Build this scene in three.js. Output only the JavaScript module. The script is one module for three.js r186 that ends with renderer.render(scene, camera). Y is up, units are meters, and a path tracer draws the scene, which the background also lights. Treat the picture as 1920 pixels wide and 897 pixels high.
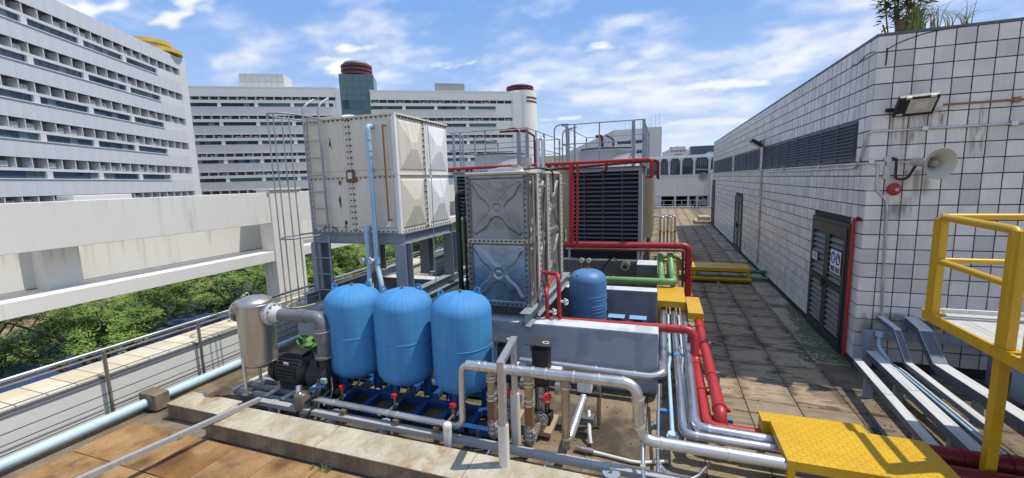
import * as THREE from 'three';
import { mergeGeometries } from 'three/addons/utils/BufferGeometryUtils.js';
import { RoundedBoxGeometry } from 'three/addons/geometries/RoundedBoxGeometry.js';

// ---------- camera, sky, sun, exposure ----------
const scene = new THREE.Scene();
const camera = new THREE.PerspectiveCamera(58.39, 1024 / 478, 0.05, 3000);
camera.rotation.order = 'YXZ';
camera.position.set(0, 3, 0);
camera.rotation.set(-0.13535, 0.33998, -0.0293);
const SUN = new THREE.Vector3(0.42, 1, -0.17).normalize();
const sun = new THREE.DirectionalLight(new THREE.Color(1, 0.95, 0.86), 3.05);
sun.position.copy(SUN).multiplyScalar(60);
sun.castShadow = true; sun.shadow.mapSize.set(4096, 4096);
Object.assign(sun.shadow.camera, { left: -40, right: 20, top: 40, bottom: -40, near: 1, far: 160 });
scene.add(sun); scene.add(sun.target);
const renderer = new THREE.WebGLRenderer({ antialias: true });
renderer.setSize(1024, 478);
renderer.toneMapping = THREE.LinearToneMapping;
renderer.toneMappingExposure = 1.42;
renderer.shadowMap.enabled = true;

// ---------- seeded random and tileable noise ----------
let seed = 7;
const rnd = () => { seed = (seed * 1664525 + 1013904223) >>> 0; return seed / 4294967296; };
const rr = (a, b) => a + (b - a) * rnd();
const h2 = (x, y, s) => { let n = (Math.imul(x, 374761393) + Math.imul(y, 668265263) + Math.imul(s, 2147483647 ^ 97531)) | 0; n = Math.imul(n ^ (n >>> 13), 1274126177); return ((n ^ (n >>> 16)) >>> 0) / 4294967296; };
const sm = (t) => t * t * (3 - 2 * t);
function vn(u, v, f, s, g = f) {            // value noise, period 1, f x g cells
  const x = u * f, y = v * g, i = Math.floor(x), j = Math.floor(y), a = sm(x - i), b = sm(y - j);
  const m = (p, q) => h2(((p % f) + f) % f, ((q % g) + g) % g, s);
  return (m(i, j) * (1 - a) + m(i + 1, j) * a) * (1 - b) + (m(i, j + 1) * (1 - a) + m(i + 1, j + 1) * a) * b;
}
function fbm(u, v, f, o, s, g = f) { let r = 0, w = 0.5, t = 0; for (let k = 0; k < o; k++) { r += w * vn(u, v, f, s + k * 17, g); t += w; w *= 0.52; f *= 2; g *= 2; } return r / t; }
const clamp = (x, a = 0, b = 1) => Math.min(b, Math.max(a, x));
const ss = (a, b, x) => sm(clamp((x - a) / (b - a)));
const mix = (a, b, t) => a + (b - a) * t;
const enc = (l) => 255 * (l <= 0.0031308 ? 12.92 * l : 1.055 * Math.pow(l, 1 / 2.4) - 0.055);
function tex(size, metres, fn, srgb = true, h = size, metresV = metres) {
  const d = new Uint8Array(size * h * 4);
  for (let j = 0; j < h; j++) for (let i = 0; i < size; i++) {
    const c = fn((i + 0.5) / size, (j + 0.5) / h), k = (j * size + i) * 4;
    for (let q = 0; q < 3; q++) d[k + q] = srgb ? clamp(enc(clamp(c[q])), 0, 255) : clamp(c[q]) * 255;
    d[k + 3] = 255;
  }
  const t = new THREE.DataTexture(d, size, h);
  t.wrapS = t.wrapT = THREE.RepeatWrapping; t.magFilter = THREE.LinearFilter; t.minFilter = THREE.LinearMipmapLinearFilter; t.generateMipmaps = true;
  if (srgb) t.colorSpace = THREE.SRGBColorSpace;
  t.repeat.set(1 / metres, 1 / metresV); t.needsUpdate = true;
  return t;
}
const g3 = (x) => [x, x, x];

// ---------- sky: air and cloud, computed over the whole sphere ----------
{
  const W = 2048, H = 1024, d = new Float32Array(W * H * 4);
  const N = (x, z, s, o) => { // fractal noise on an unbounded plane
    let r = 0, w = 0.5, t = 0; for (let k = 0; k < o; k++) { const i = Math.floor(x), j = Math.floor(z), a = sm(x - i), b = sm(z - j), q = s + k * 31;
      r += w * ((h2(i, j, q) * (1 - a) + h2(i + 1, j, q) * a) * (1 - b) + (h2(i, j + 1, q) * (1 - a) + h2(i + 1, j + 1, q) * a) * b); t += w; w *= 0.55; x = x * 2.03 + 11.3; z = z * 2.03 + 5.7; } return r / t; };
  for (let j = 0; j < H; j++) {
    const el = ((j + 0.5) / H - 0.5) * Math.PI, y = Math.sin(el), c = Math.cos(el);
    for (let i = 0; i < W; i++) {
      const az = ((i + 0.5) / W - 0.5) * 2 * Math.PI, dx = Math.cos(az) * c, dz = Math.sin(az) * c;
      const k = (j * W + i) * 4;
      let r, g, b;
      if (y > -0.02) {
        const e = Math.max(y, 0), t = Math.pow(e, 0.5);
        r = mix(0.52, 0.09, ss(0, 0.75, t)); g = mix(0.6, 0.228, ss(0, 0.8, t)); b = mix(0.72, 0.56, ss(0, 0.92, t));
        const q = 1 / (e + 0.16), px = dx * q, pz = dz * q;
        // broad thin veils, streaked, plus broken woolly patches and a few small low heaps
        const wx = N(px * 0.7, pz * 0.7, 3, 3), veil = N(px * 0.75 + wx * 1.3 + 3.1, pz * 1.25 - wx + 1.7, 41, 6);
        const fine = N(px * 3.2 + wx * 2, pz * 4.4, 71, 6), rip = N(px * 8 + veil * 5, pz * 11, 91, 4);
        let a = 0.05 + 0.74 * ss(0.415, 0.78, veil * 0.56 + fine * 0.44 + (rip - 0.5) * 0.24);
        a = Math.max(a, 0.75 * ss(0.56, 0.82, N(px * 1.5 + 8.2, pz * 2.1 + 2.2, 131, 6) * 0.8 + rip * 0.2));
        const heap = N(px * 1.1 - 2.4, pz * 2.6 + 7.7, 211, 6); a = Math.max(a, 0.9 * ss(0.60, 0.66, heap) * ss(0.55, 0.3, e));
        a *= 0.55 + 0.45 * ss(0.0, 0.22, e); a = Math.max(a, 0.45 * ss(0.16, 0, e));
        const li = 0.86 + 0.16 * fine - 0.06 * ss(0.5, 0.8, veil);
        r = mix(r, 0.79 * li, a); g = mix(g, 0.79 * li, a); b = mix(b, 0.81 * li, a);
      } else { const t = ss(-0.02, -0.3, y); r = mix(0.5, 0.33, t); g = mix(0.56, 0.32, t); b = mix(0.65, 0.28, t); }
      d[k] = r; d[k + 1] = g; d[k + 2] = b; d[k + 3] = 1;
    }
  }
  const t = new THREE.DataTexture(d, W, H, THREE.RGBAFormat, THREE.FloatType);
  t.mapping = THREE.EquirectangularReflectionMapping; t.magFilter = t.minFilter = THREE.LinearFilter; t.needsUpdate = true;
  scene.background = t; scene.environment = t;
}

// ---------- geometry helpers: every one returns non-indexed geometry with uv in metres ----------
const V = (x, y, z) => new THREE.Vector3(x, y, z);
const A3 = (p) => (p.isVector3 ? p.clone() : V(p[0], p[1], p[2]));
const flat = (g) => { const q = g.index ? g.toNonIndexed() : g; for (const n of Object.keys(q.attributes)) if (!['position', 'normal', 'uv'].includes(n)) q.deleteAttribute(n); return q; };
function uvBox(g, ou = 0, ov = 0) {
  const p = g.attributes.position, uv = new Float32Array(p.count * 2), a = V(0, 0, 0), b = V(0, 0, 0), c = V(0, 0, 0);
  for (let i = 0; i < p.count; i += 3) {
    a.fromBufferAttribute(p, i); b.fromBufferAttribute(p, i + 1); c.fromBufferAttribute(p, i + 2);
    const n = b.clone().sub(a).cross(c.clone().sub(a)), x = Math.abs(n.x), y = Math.abs(n.y), z = Math.abs(n.z);
    [a, b, c].forEach((q, k) => { const o = (i + k) * 2; if (y >= x && y >= z) { uv[o] = q.x + ou; uv[o + 1] = q.z + ov; } else if (x >= z) { uv[o] = q.z + ou; uv[o + 1] = q.y + ov; } else { uv[o] = q.x + ou; uv[o + 1] = q.y + ov; } });
  }
  g.setAttribute('uv', new THREE.BufferAttribute(uv, 2)); return g;
}
function bx(x0, x1, y0, y1, z0, z1, bev = 0) {
  const w = Math.abs(x1 - x0), h = Math.abs(y1 - y0), d = Math.abs(z1 - z0);
  const g = flat(bev ? new RoundedBoxGeometry(w, h, d, 1, Math.min(bev, w / 2.1, h / 2.1, d / 2.1)) : new THREE.BoxGeometry(w, h, d));
  g.translate((x0 + x1) / 2, (y0 + y1) / 2, (z0 + z1) / 2); return uvBox(g, w * 3.1, h * 1.7);
}
function bc(cx, cy, cz, w, h, d, bev = 0) { return bx(cx - w / 2, cx + w / 2, cy - h / 2, cy + h / 2, cz - d / 2, cz + d / 2, bev); }
function bar(p, q, w, h, bev = 0) {          // rectangular bar between two points, h measured upwards
  p = A3(p); q = A3(q); const d = q.clone().sub(p), L = d.length();
  const g = flat(bev ? new RoundedBoxGeometry(w, h, L, 1, bev) : new THREE.BoxGeometry(w, h, L)); uvBox(g);
  const zz = d.normalize(), up = Math.abs(zz.y) > 0.95 ? V(0, 0, 1) : V(0, 1, 0), xx = up.clone().cross(zz).normalize(), yy = zz.clone().cross(xx);
  g.applyMatrix4(new THREE.Matrix4().makeBasis(xx, yy, zz).setPosition(p.add(q).multiplyScalar(0.5))); return g;
}
function cyl(p, q, r, r2 = r, seg = 18, open = false) {
  p = A3(p); q = A3(q); const d = q.clone().sub(p), L = d.length();
  const g = flat(new THREE.CylinderGeometry(r2, r, L, seg, 1, open)); const uv = g.attributes.uv;
  for (let i = 0; i < uv.count; i++) uv.setXY(i, uv.getX(i) * 6.28 * r, uv.getY(i) * L);
  g.applyQuaternion(new THREE.Quaternion().setFromUnitVectors(V(0, 1, 0), d.normalize())); g.translate((p.x + q.x) / 2, (p.y + q.y) / 2, (p.z + q.z) / 2); return g;
}
function lathe(prof, c, seg = 40, axis) {    // prof: [r, y] pairs
  const g = flat(new THREE.LatheGeometry(prof.map((p) => new THREE.Vector2(p[0], p[1])), seg));
  const R = Math.max(...prof.map((p) => p[0])), L = Math.max(...prof.map((p) => p[1])) - Math.min(...prof.map((p) => p[1])), uv = g.attributes.uv;
  for (let i = 0; i < uv.count; i++) uv.setXY(i, uv.getX(i) * 6.28 * R, uv.getY(i) * L);
  if (axis) g.applyQuaternion(new THREE.Quaternion().setFromUnitVectors(V(0, 1, 0), A3(axis).normalize()));
  g.translate(c[0], c[1], c[2]); return g;
}
function path(pts, bend, n = 6) {            // polyline with rounded corners
  const P = pts.map(A3), out = [P[0]];
  for (let i = 1; i < P.length - 1; i++) {
    const a = P[i - 1].clone().sub(P[i]), b = P[i + 1].clone().sub(P[i]), k = Math.min(bend, a.length() * 0.49, b.length() * 0.49);
    a.normalize().multiplyScalar(k).add(P[i]); b.normalize().multiplyScalar(k).add(P[i]);
    for (let t = 0; t <= n; t++) { const s = t / n; out.push(a.clone().multiplyScalar((1 - s) * (1 - s)).addScaledVector(P[i], 2 * s * (1 - s)).addScaledVector(b, s * s)); }
  }
  out.push(P[P.length - 1]); return out;
}
function sweep(P, r, seg = 12, cap = true) {
  const n = P.length, T = P.map((p, i) => P[Math.min(i + 1, n - 1)].clone().sub(P[Math.max(i - 1, 0)]).normalize());
  let N = Math.abs(T[0].y) > 0.9 ? V(1, 0, 0) : V(0, 1, 0); N.sub(T[0].clone().multiplyScalar(N.dot(T[0]))).normalize();
  const rings = []; let L = 0;
  for (let i = 0; i < n; i++) {
    if (i) { N = N.clone().sub(T[i].clone().multiplyScalar(N.dot(T[i]))).normalize(); L += P[i].distanceTo(P[i - 1]); }
    const B = T[i].clone().cross(N), ri = typeof r === 'function' ? r(i / (n - 1)) : r, ring = [];
    for (let k = 0; k <= seg; k++) { const a = (k / seg) * 6.28318, d = N.clone().multiplyScalar(Math.cos(a)).addScaledVector(B, Math.sin(a)); ring.push([P[i].clone().addScaledVector(d, ri), d, (k / seg) * 6.28 * ri, L]); }
    rings.push(ring);
  }
  const pos = [], nor = [], uv = [], put = (v) => { pos.push(v[0].x, v[0].y, v[0].z); nor.push(v[1].x, v[1].y, v[1].z); uv.push(v[2], v[3]); };
  for (let i = 0; i < n - 1; i++) for (let k = 0; k < seg; k++) { const a = rings[i][k], b = rings[i][k + 1], c = rings[i + 1][k + 1], d = rings[i + 1][k]; [a, b, c, a, c, d].forEach(put); }
  if (cap) for (const [i, s] of [[0, -1], [n - 1, 1]]) { const t = T[i].clone().multiplyScalar(s); for (let k = 0; k < seg; k++) { const a = rings[i][k], b = rings[i][k + 1], q = [[P[i], t, 0, 0], [a[0], t, 0, 0.02], [b[0], t, 0.02, 0]]; (s > 0 ? q : [q[0], q[2], q[1]]).forEach(put); } }
  const g = new THREE.BufferGeometry();
  g.setAttribute('position', new THREE.Float32BufferAttribute(pos, 3)); g.setAttribute('normal', new THREE.Float32BufferAttribute(nor, 3)); g.setAttribute('uv', new THREE.Float32BufferAttribute(uv, 2)); return g;
}
const tube = (pts, r, bend = r * 2.4, seg = 12) => sweep(path(pts, bend), r, seg);
function slab(w, h, d, b, ou = 0, ov = 0) { // a piece with chamfered front (+z) edges: back at 0, front at d
  const x = w / 2, y = h / 2, o = [[-x, -y], [x, -y], [x, y], [-x, y]], i = [[-x + b, -y + b], [x - b, -y + b], [x - b, y - b], [-x + b, y - b]], pos = [];
  const quad = (a, c, e, f) => pos.push(...a, ...c, ...e, ...a, ...e, ...f);
  quad([...i[0], d], [...i[1], d], [...i[2], d], [...i[3], d]);
  for (let k = 0; k < 4; k++) { const m = (k + 1) % 4; quad([...o[k], d - b], [...o[m], d - b], [...i[m], d], [...i[k], d]); quad([...o[k], 0], [...o[m], 0], [...o[m], d - b], [...o[k], d - b]); }
  const g = new THREE.BufferGeometry(); g.setAttribute('position', new THREE.Float32BufferAttribute(pos, 3)); g.computeVertexNormals(); return uvBox(g, ou, ov);
}
function rotTo(g, dir) { return g.applyMatrix4(dir === 'up' ? new THREE.Matrix4().makeRotationX(-Math.PI / 2) : dir === '-x' ? new THREE.Matrix4().makeRotationY(-Math.PI / 2) : dir === '+x' ? new THREE.Matrix4().makeRotationY(Math.PI / 2) : new THREE.Matrix4()); }
function extrude(pts, depth, bev = 0) {      // closed 2D outline in xy, extruded along +z
  const s = new THREE.Shape(pts.map((p) => new THREE.Vector2(p[0], p[1])));
  const g = flat(new THREE.ExtrudeGeometry(s, { depth, bevelEnabled: bev > 0, bevelSize: bev, bevelThickness: bev, bevelSegments: 1, curveSegments: 8 })); return uvBox(g);
}
function ring(c, axis, R, r, seg = 24) { const g = flat(new THREE.TorusGeometry(R, r, 8, seg)); g.applyQuaternion(new THREE.Quaternion().setFromUnitVectors(V(0, 0, 1), A3(axis).normalize())); return g.translate(c[0], c[1], c[2]); }
const ball = (c, r, sx = 1, sy = 1, sz = 1, seg = 16) => flat(new THREE.SphereGeometry(r, seg, Math.round(seg * 0.7))).scale(sx, sy, sz).translate(c[0], c[1], c[2]);
function hbeam(p, q, w, h, t = 0.012) {       // I section along p -> q (horizontal or vertical)
  p = A3(p); q = A3(q); const d = q.clone().sub(p).normalize();
  if (Math.abs(d.y) > 0.9) { const x = p.x, z = p.z; return [bx(x - w / 2, x + w / 2, p.y, q.y, z + h / 2 - t, z + h / 2), bx(x - w / 2, x + w / 2, p.y, q.y, z - h / 2, z - h / 2 + t), bx(x - t / 2, x + t / 2, p.y, q.y, z - h / 2 + t, z + h / 2 - t)]; }
  const o = (dy, ww, hh) => bar([p.x, p.y + dy, p.z], [q.x, q.y + dy, q.z], ww, hh);
  return [o(h / 2 - t / 2, w, t), o(-h / 2 + t / 2, w, t), o(0, t, h - 2 * t)];
}

// ---------- scene objects ----------
const bases = new Map(), used = {};
const numbered = (n) => { const k = (used[n] = (used[n] ?? -1) + 1); return k ? n + '_' + String(k).padStart(3, '0') : n; };
function thing(name, label, category, base = [0, 0, 0], group, kind) {
  const o = new THREE.Group(); o.name = numbered(name); o.position.set(...base); bases.set(o, V(...base)); scene.add(o);
  o.userData = { label, category }; if (group) o.userData.group = group; if (kind) o.userData.kind = kind; return o;
}
const struct = (name, label, base) => thing(name, label, name.replace(/_/g, ' '), base, null, 'structure');
function part(name, geos, material, parent, label) {
  const g = geos.length === 1 ? geos[0] : mergeGeometries(geos); const b = bases.get(parent); g.translate(-b.x, -b.y, -b.z);
  const m = new THREE.Mesh(g, material); m.name = name; m.castShadow = m.receiveShadow = true; if (label) m.userData.label = label; bases.set(m, b); parent.add(m); return m;
}
function piece(name, geo, material, parent, x, y, z) { const m = new THREE.Mesh(geo, material), b = bases.get(parent); m.position.set(x - b.x, y - b.y, z - b.z); m.name = name; m.castShadow = m.receiveShadow = true; parent.add(m); return m; }
const stuff = (m) => { m.userData.kind = 'stuff'; return m; };
function copyOf(o, at, label, turn) { const c = o.clone(); c.name = numbered(o.name.replace(/_\d{3}$/, '')); c.position.set(...at); if (turn !== undefined) c.rotation.y = turn; c.userData = { ...o.userData }; if (label) c.userData.label = label; scene.add(c); return c; }

// ---------- materials ----------
const C = (r, g, b) => new THREE.Color().setRGB(r, g, b);
const grime = tex(512, 1.7, (u, v) => { const s = fbm(u, v, 40, 3, 5, 4), b = fbm(u, v, 5, 5, 9), f = fbm(u, v, 60, 2, 3); return g3(clamp(0.80 + 0.16 * s + 0.2 * (b - 0.5) + 0.1 * (f - 0.5))); });
const streak = tex(512, 2.3, (u, v) => { const s = fbm(u, v, 70, 4, 25, 3), b = fbm(u, v, 4, 5, 19), k = clamp(1 - 0.24 * ss(0.52, 0.85, s) * ss(0.4, 0.7, b) - 0.16 * (1 - b) - 0.05 * fbm(u, v, 90, 2, 4)); return [k, k * (0.985 - 0.02 * (1 - b)), k * (0.95 - 0.05 * (1 - b))]; });
const rough = tex(256, 0.9, (u, v) => g3(clamp(0.62 + 0.6 * (fbm(u, v, 8, 5, 77) - 0.5))), false);
const fineBump = tex(256, 0.5, (u, v) => g3(fbm(u, v, 50, 3, 33)), false);
function mat(r, g, b, o = {}) {
  const { ph, ...p } = o; const m = new (ph ? THREE.MeshPhysicalMaterial : THREE.MeshStandardMaterial)({ roughness: 0.6, metalness: 0, map: grime, ...p }); m.color.setRGB(r, g, b); return m;
}
const concrete = (cols, s, metres, mossy, size = 1024) => tex(size, metres, (u, v) => {
  const a = fbm(u, v, 3, 6, s), b = fbm(u, v, 9, 5, s + 50), f = fbm(u, v, 120, 2, s + 80), st = fbm(u, v, 24, 4, s + 120, 7);
  let k = ss(0.34, 0.66, a * 0.6 + b * 0.4); const d = ss(0.5, 0.74, fbm(u, v, 6, 6, s + 200)) * mossy;
  return [0, 1, 2].map((q) => { let c = mix(cols[0][q], cols[1][q], k); c = mix(c, cols[2][q], d); return c * (0.78 + 0.34 * f) * (0.86 + 0.28 * st); });
});
const T = {
  deck: concrete([[0.245, 0.182, 0.115], [0.44, 0.345, 0.23], [0.105, 0.08, 0.055]], 3, 2.6, 0.85),
  deckNear: concrete([[0.175, 0.128, 0.07], [0.32, 0.25, 0.15], [0.1, 0.075, 0.045]], 63, 2.5, 0.6),
  rust: concrete([[0.21, 0.1, 0.028], [0.36, 0.215, 0.092], [0.09, 0.04, 0.012]], 13, 2.3, 0.7),
  equip: concrete([[0.115, 0.085, 0.047], [0.24, 0.18, 0.105], [0.05, 0.038, 0.024]], 23, 2.1, 0.75),
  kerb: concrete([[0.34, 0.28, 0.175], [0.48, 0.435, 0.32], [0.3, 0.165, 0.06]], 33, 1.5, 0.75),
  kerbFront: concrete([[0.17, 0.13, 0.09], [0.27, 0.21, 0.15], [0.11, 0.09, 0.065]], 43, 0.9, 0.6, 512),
  asphalt: concrete([[0.04, 0.042, 0.045], [0.075, 0.075, 0.075], [0.03, 0.03, 0.03]], 53, 7, 0.4, 512),
};
// sixteen paving slabs painted one per cell: grimy rims, streaks and blotches differ from slab to slab
const slabs = (lo, hi, dk, grim, s) => tex(1024, 1, (u, v) => {
  const i = Math.floor(u * 4), j = Math.floor(v * 4), x = u * 4 - i, y = v * 4 - j, q = s + (i * 4 + j) * 131, n = fbm(u, v, 12, 6, q), st = fbm(u, v, 10, 5, q + 7, 56), f = fbm(u, v, 200, 2, s + 9);
  const e = Math.min(x, 1 - x, y, 1 - y), own = h2(i, j, s), rim = ss(0.2 + 0.1 * n, 0.0, e + 0.16 * (n - 0.5)), d = clamp(grim * (0.5 * rim + 0.9 * ss(0.46, 0.68, 0.5 * st + 0.5 * n + 0.12 * (own - 0.5)))), k = ss(0.3, 0.7, n * 0.5 + st * 0.5);
  return [0, 1, 2].map((c) => mix(mix(lo[c], hi[c], k), dk[c], d) * (0.8 + 0.4 * f) * (0.9 + 0.2 * own));
});
T.deck = T.deck; T.slab = slabs([0.255, 0.182, 0.104], [0.5, 0.39, 0.25], [0.088, 0.066, 0.043], 0.92, 900); T.slabNear = slabs([0.2, 0.148, 0.085], [0.34, 0.27, 0.17], [0.12, 0.09, 0.055], 0.5, 3900);
const cm = (map, o = {}) => new THREE.MeshStandardMaterial({ map, roughness: 0.92, bumpMap: fineBump, bumpScale: 0.002, ...o });
const tone = (m, k, w = 0) => { const c = m.clone(); c.color.setRGB(k * (1 + w), k, k * (1 - w)); return c; };
const whiteWall = tex(1024, 4.3, (u, v) => { const a = fbm(u, v, 4, 6, 303), s = fbm(u, v, 60, 4, 311, 3), k = 0.96 - 0.12 * (1 - a) - 0.22 * ss(0.56, 0.85, s) * ss(0.42, 0.65, a) - 0.03 * fbm(u, v, 160, 2, 8); return [k, k * 0.99, k * 0.96]; });
const tileGrime = tex(512, 1.3, (u, v) => { const a = fbm(u, v, 4, 5, 403), s = fbm(u, v, 50, 4, 411, 4), k = 0.99 - 0.26 * (1 - a) - 0.05 * ss(0.55, 0.85, s); return [k, k * 0.985, k * 0.95]; });
const wallMap = tex(512, 3.1, (u, v) => { const a = fbm(u, v, 3, 6, 703), c = fbm(u, v, 12, 4, 711), k = 0.9 + 0.16 * (a - 0.5) - 0.2 * ss(0.55, 0.75, c) + 0.1 * ss(0.6, 0.7, fbm(u, v, 5, 5, 733)); return [k, k, k * 0.99]; });
const blueMap = tex(512, 1.9, (u, v) => { const a = fbm(u, v, 5, 6, 803), s = fbm(u, v, 60, 4, 811, 4), k = ss(0.55, 0.72, a); const q = 0.9 + 0.1 * ss(0.4, 0.7, s) - 0.1 * (1 - a); return [q * (1 + 1.6 * k * 0.25), q * (0.96 + 0.1 * k), q * (0.97 + 0.03 * k)]; });
const M = {
  white: mat(0.78, 0.77, 0.73, { map: whiteWall, roughness: 0.85, bumpMap: fineBump, bumpScale: 0.001 }),
  grey: mat(0.28, 0.32, 0.375, { map: streak, roughness: 0.5 }),
  greyDark: mat(0.12, 0.135, 0.155, { map: streak, roughness: 0.5 }),
  greyLight: mat(0.6, 0.61, 0.61, { map: streak, roughness: 0.45 }),
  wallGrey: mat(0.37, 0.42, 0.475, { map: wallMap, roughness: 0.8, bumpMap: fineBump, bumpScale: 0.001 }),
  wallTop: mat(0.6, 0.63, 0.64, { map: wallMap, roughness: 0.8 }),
  galv: mat(0.6, 0.61, 0.625, { metalness: 0.6, roughness: 0.42, map: wallMap, roughnessMap: rough }),
  steel: mat(0.68, 0.67, 0.645, { metalness: 0.9, roughness: 0.4, map: wallMap }), rail: mat(0.36, 0.385, 0.42, { metalness: 0.35, roughness: 0.5, map: wallMap }),
  vessel: mat(0.56, 0.53, 0.485, { metalness: 0.85, roughness: 0.6, map: wallMap, roughnessMap: rough }), silver: mat(0.68, 0.68, 0.69, { metalness: 0.92, roughness: 0.33, map: wallMap }),
  steelOld: mat(0.44, 0.37, 0.28, { metalness: 0.7, roughness: 0.5, map: streak, roughnessMap: rough }),
  steelDull: mat(0.5, 0.49, 0.465, { metalness: 0.75, roughness: 0.5, map: streak, roughnessMap: rough }),
  rustBand: mat(0.2, 0.115, 0.055, { roughness: 0.85, map: streak }),
  red: mat(0.44, 0.028, 0.028, { roughness: 0.42 }), redDark: mat(0.2, 0.012, 0.018, { roughness: 0.45 }),
  redBright: mat(0.58, 0.03, 0.025, { roughness: 0.35 }),
  green: mat(0.17, 0.36, 0.13, { roughness: 0.45 }), greenDark: mat(0.07, 0.2, 0.06, { roughness: 0.45 }),
  blue: mat(0.06, 0.28, 0.575, { roughness: 0.72, map: blueMap }), blueDark: mat(0.012, 0.08, 0.26, { roughness: 0.45 }), blueDeep: mat(0.075, 0.21, 0.42, { roughness: 0.5, map: blueMap }),
  pvcBlue: mat(0.4, 0.6, 0.7, { roughness: 0.4 }), pvcPale: mat(0.5, 0.68, 0.77, { roughness: 0.4 }), pvcGrey: mat(0.17, 0.175, 0.185, { roughness: 0.42 }),
  pvcWhite: mat(0.76, 0.74, 0.7, { roughness: 0.5, map: streak }),
  black: mat(0.018, 0.018, 0.02, { roughness: 0.45 }), blackRough: mat(0.028, 0.028, 0.03, { roughness: 0.75 }),
  brass: mat(0.5, 0.36, 0.16, { metalness: 0.8, roughness: 0.4 }), brown: mat(0.28, 0.125, 0.045, { roughness: 0.75, map: streak }),
  glass: mat(0.02, 0.035, 0.05, { roughness: 0.06, map: null }), glassBlue: mat(0.03, 0.07, 0.13, { roughness: 0.08, map: null }), glassTeal: mat(0.05, 0.13, 0.14, { roughness: 0.1, map: null }),
  dark: mat(0.03, 0.032, 0.036, { roughness: 0.8, map: null }),
  plate: mat(0.7, 0.7, 0.68, { roughness: 0.6, map: streak }),
};
// ---------- the setting ----------
{
  const g = struct('ground', 'grey street level ground far below the roof edge');
  const q = flat(new THREE.PlaneGeometry(3000, 3000)); q.rotateX(-Math.PI / 2); q.translate(0, -9, 0); part('ground_sheet', [uvBox(q)], tone(cm(T.deckNear, { bumpScale: 0 }), 1.0, 0), g);
  const lw = struct('lawn', 'dark green planted strip under the street trees'); part('turf', [bx(-40.7, -9, -8.995, -8.97, -120, 30)], mat(0.05, 0.075, 0.025, { roughness: 0.95 }), lw);
  const r = struct('road', 'asphalt road running behind the tree rows');
  part('road_surface', [bx(-52, -41, -8.99, -8.985, -120, 30)], cm(T.asphalt, { bumpScale: 0 }), r); part('kerb', [bx(-41, -40.75, -9, -8.86, -120, 30), bx(-52.25, -52, -9, -8.86, -120, 30)], M.greyLight, r);
}
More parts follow.
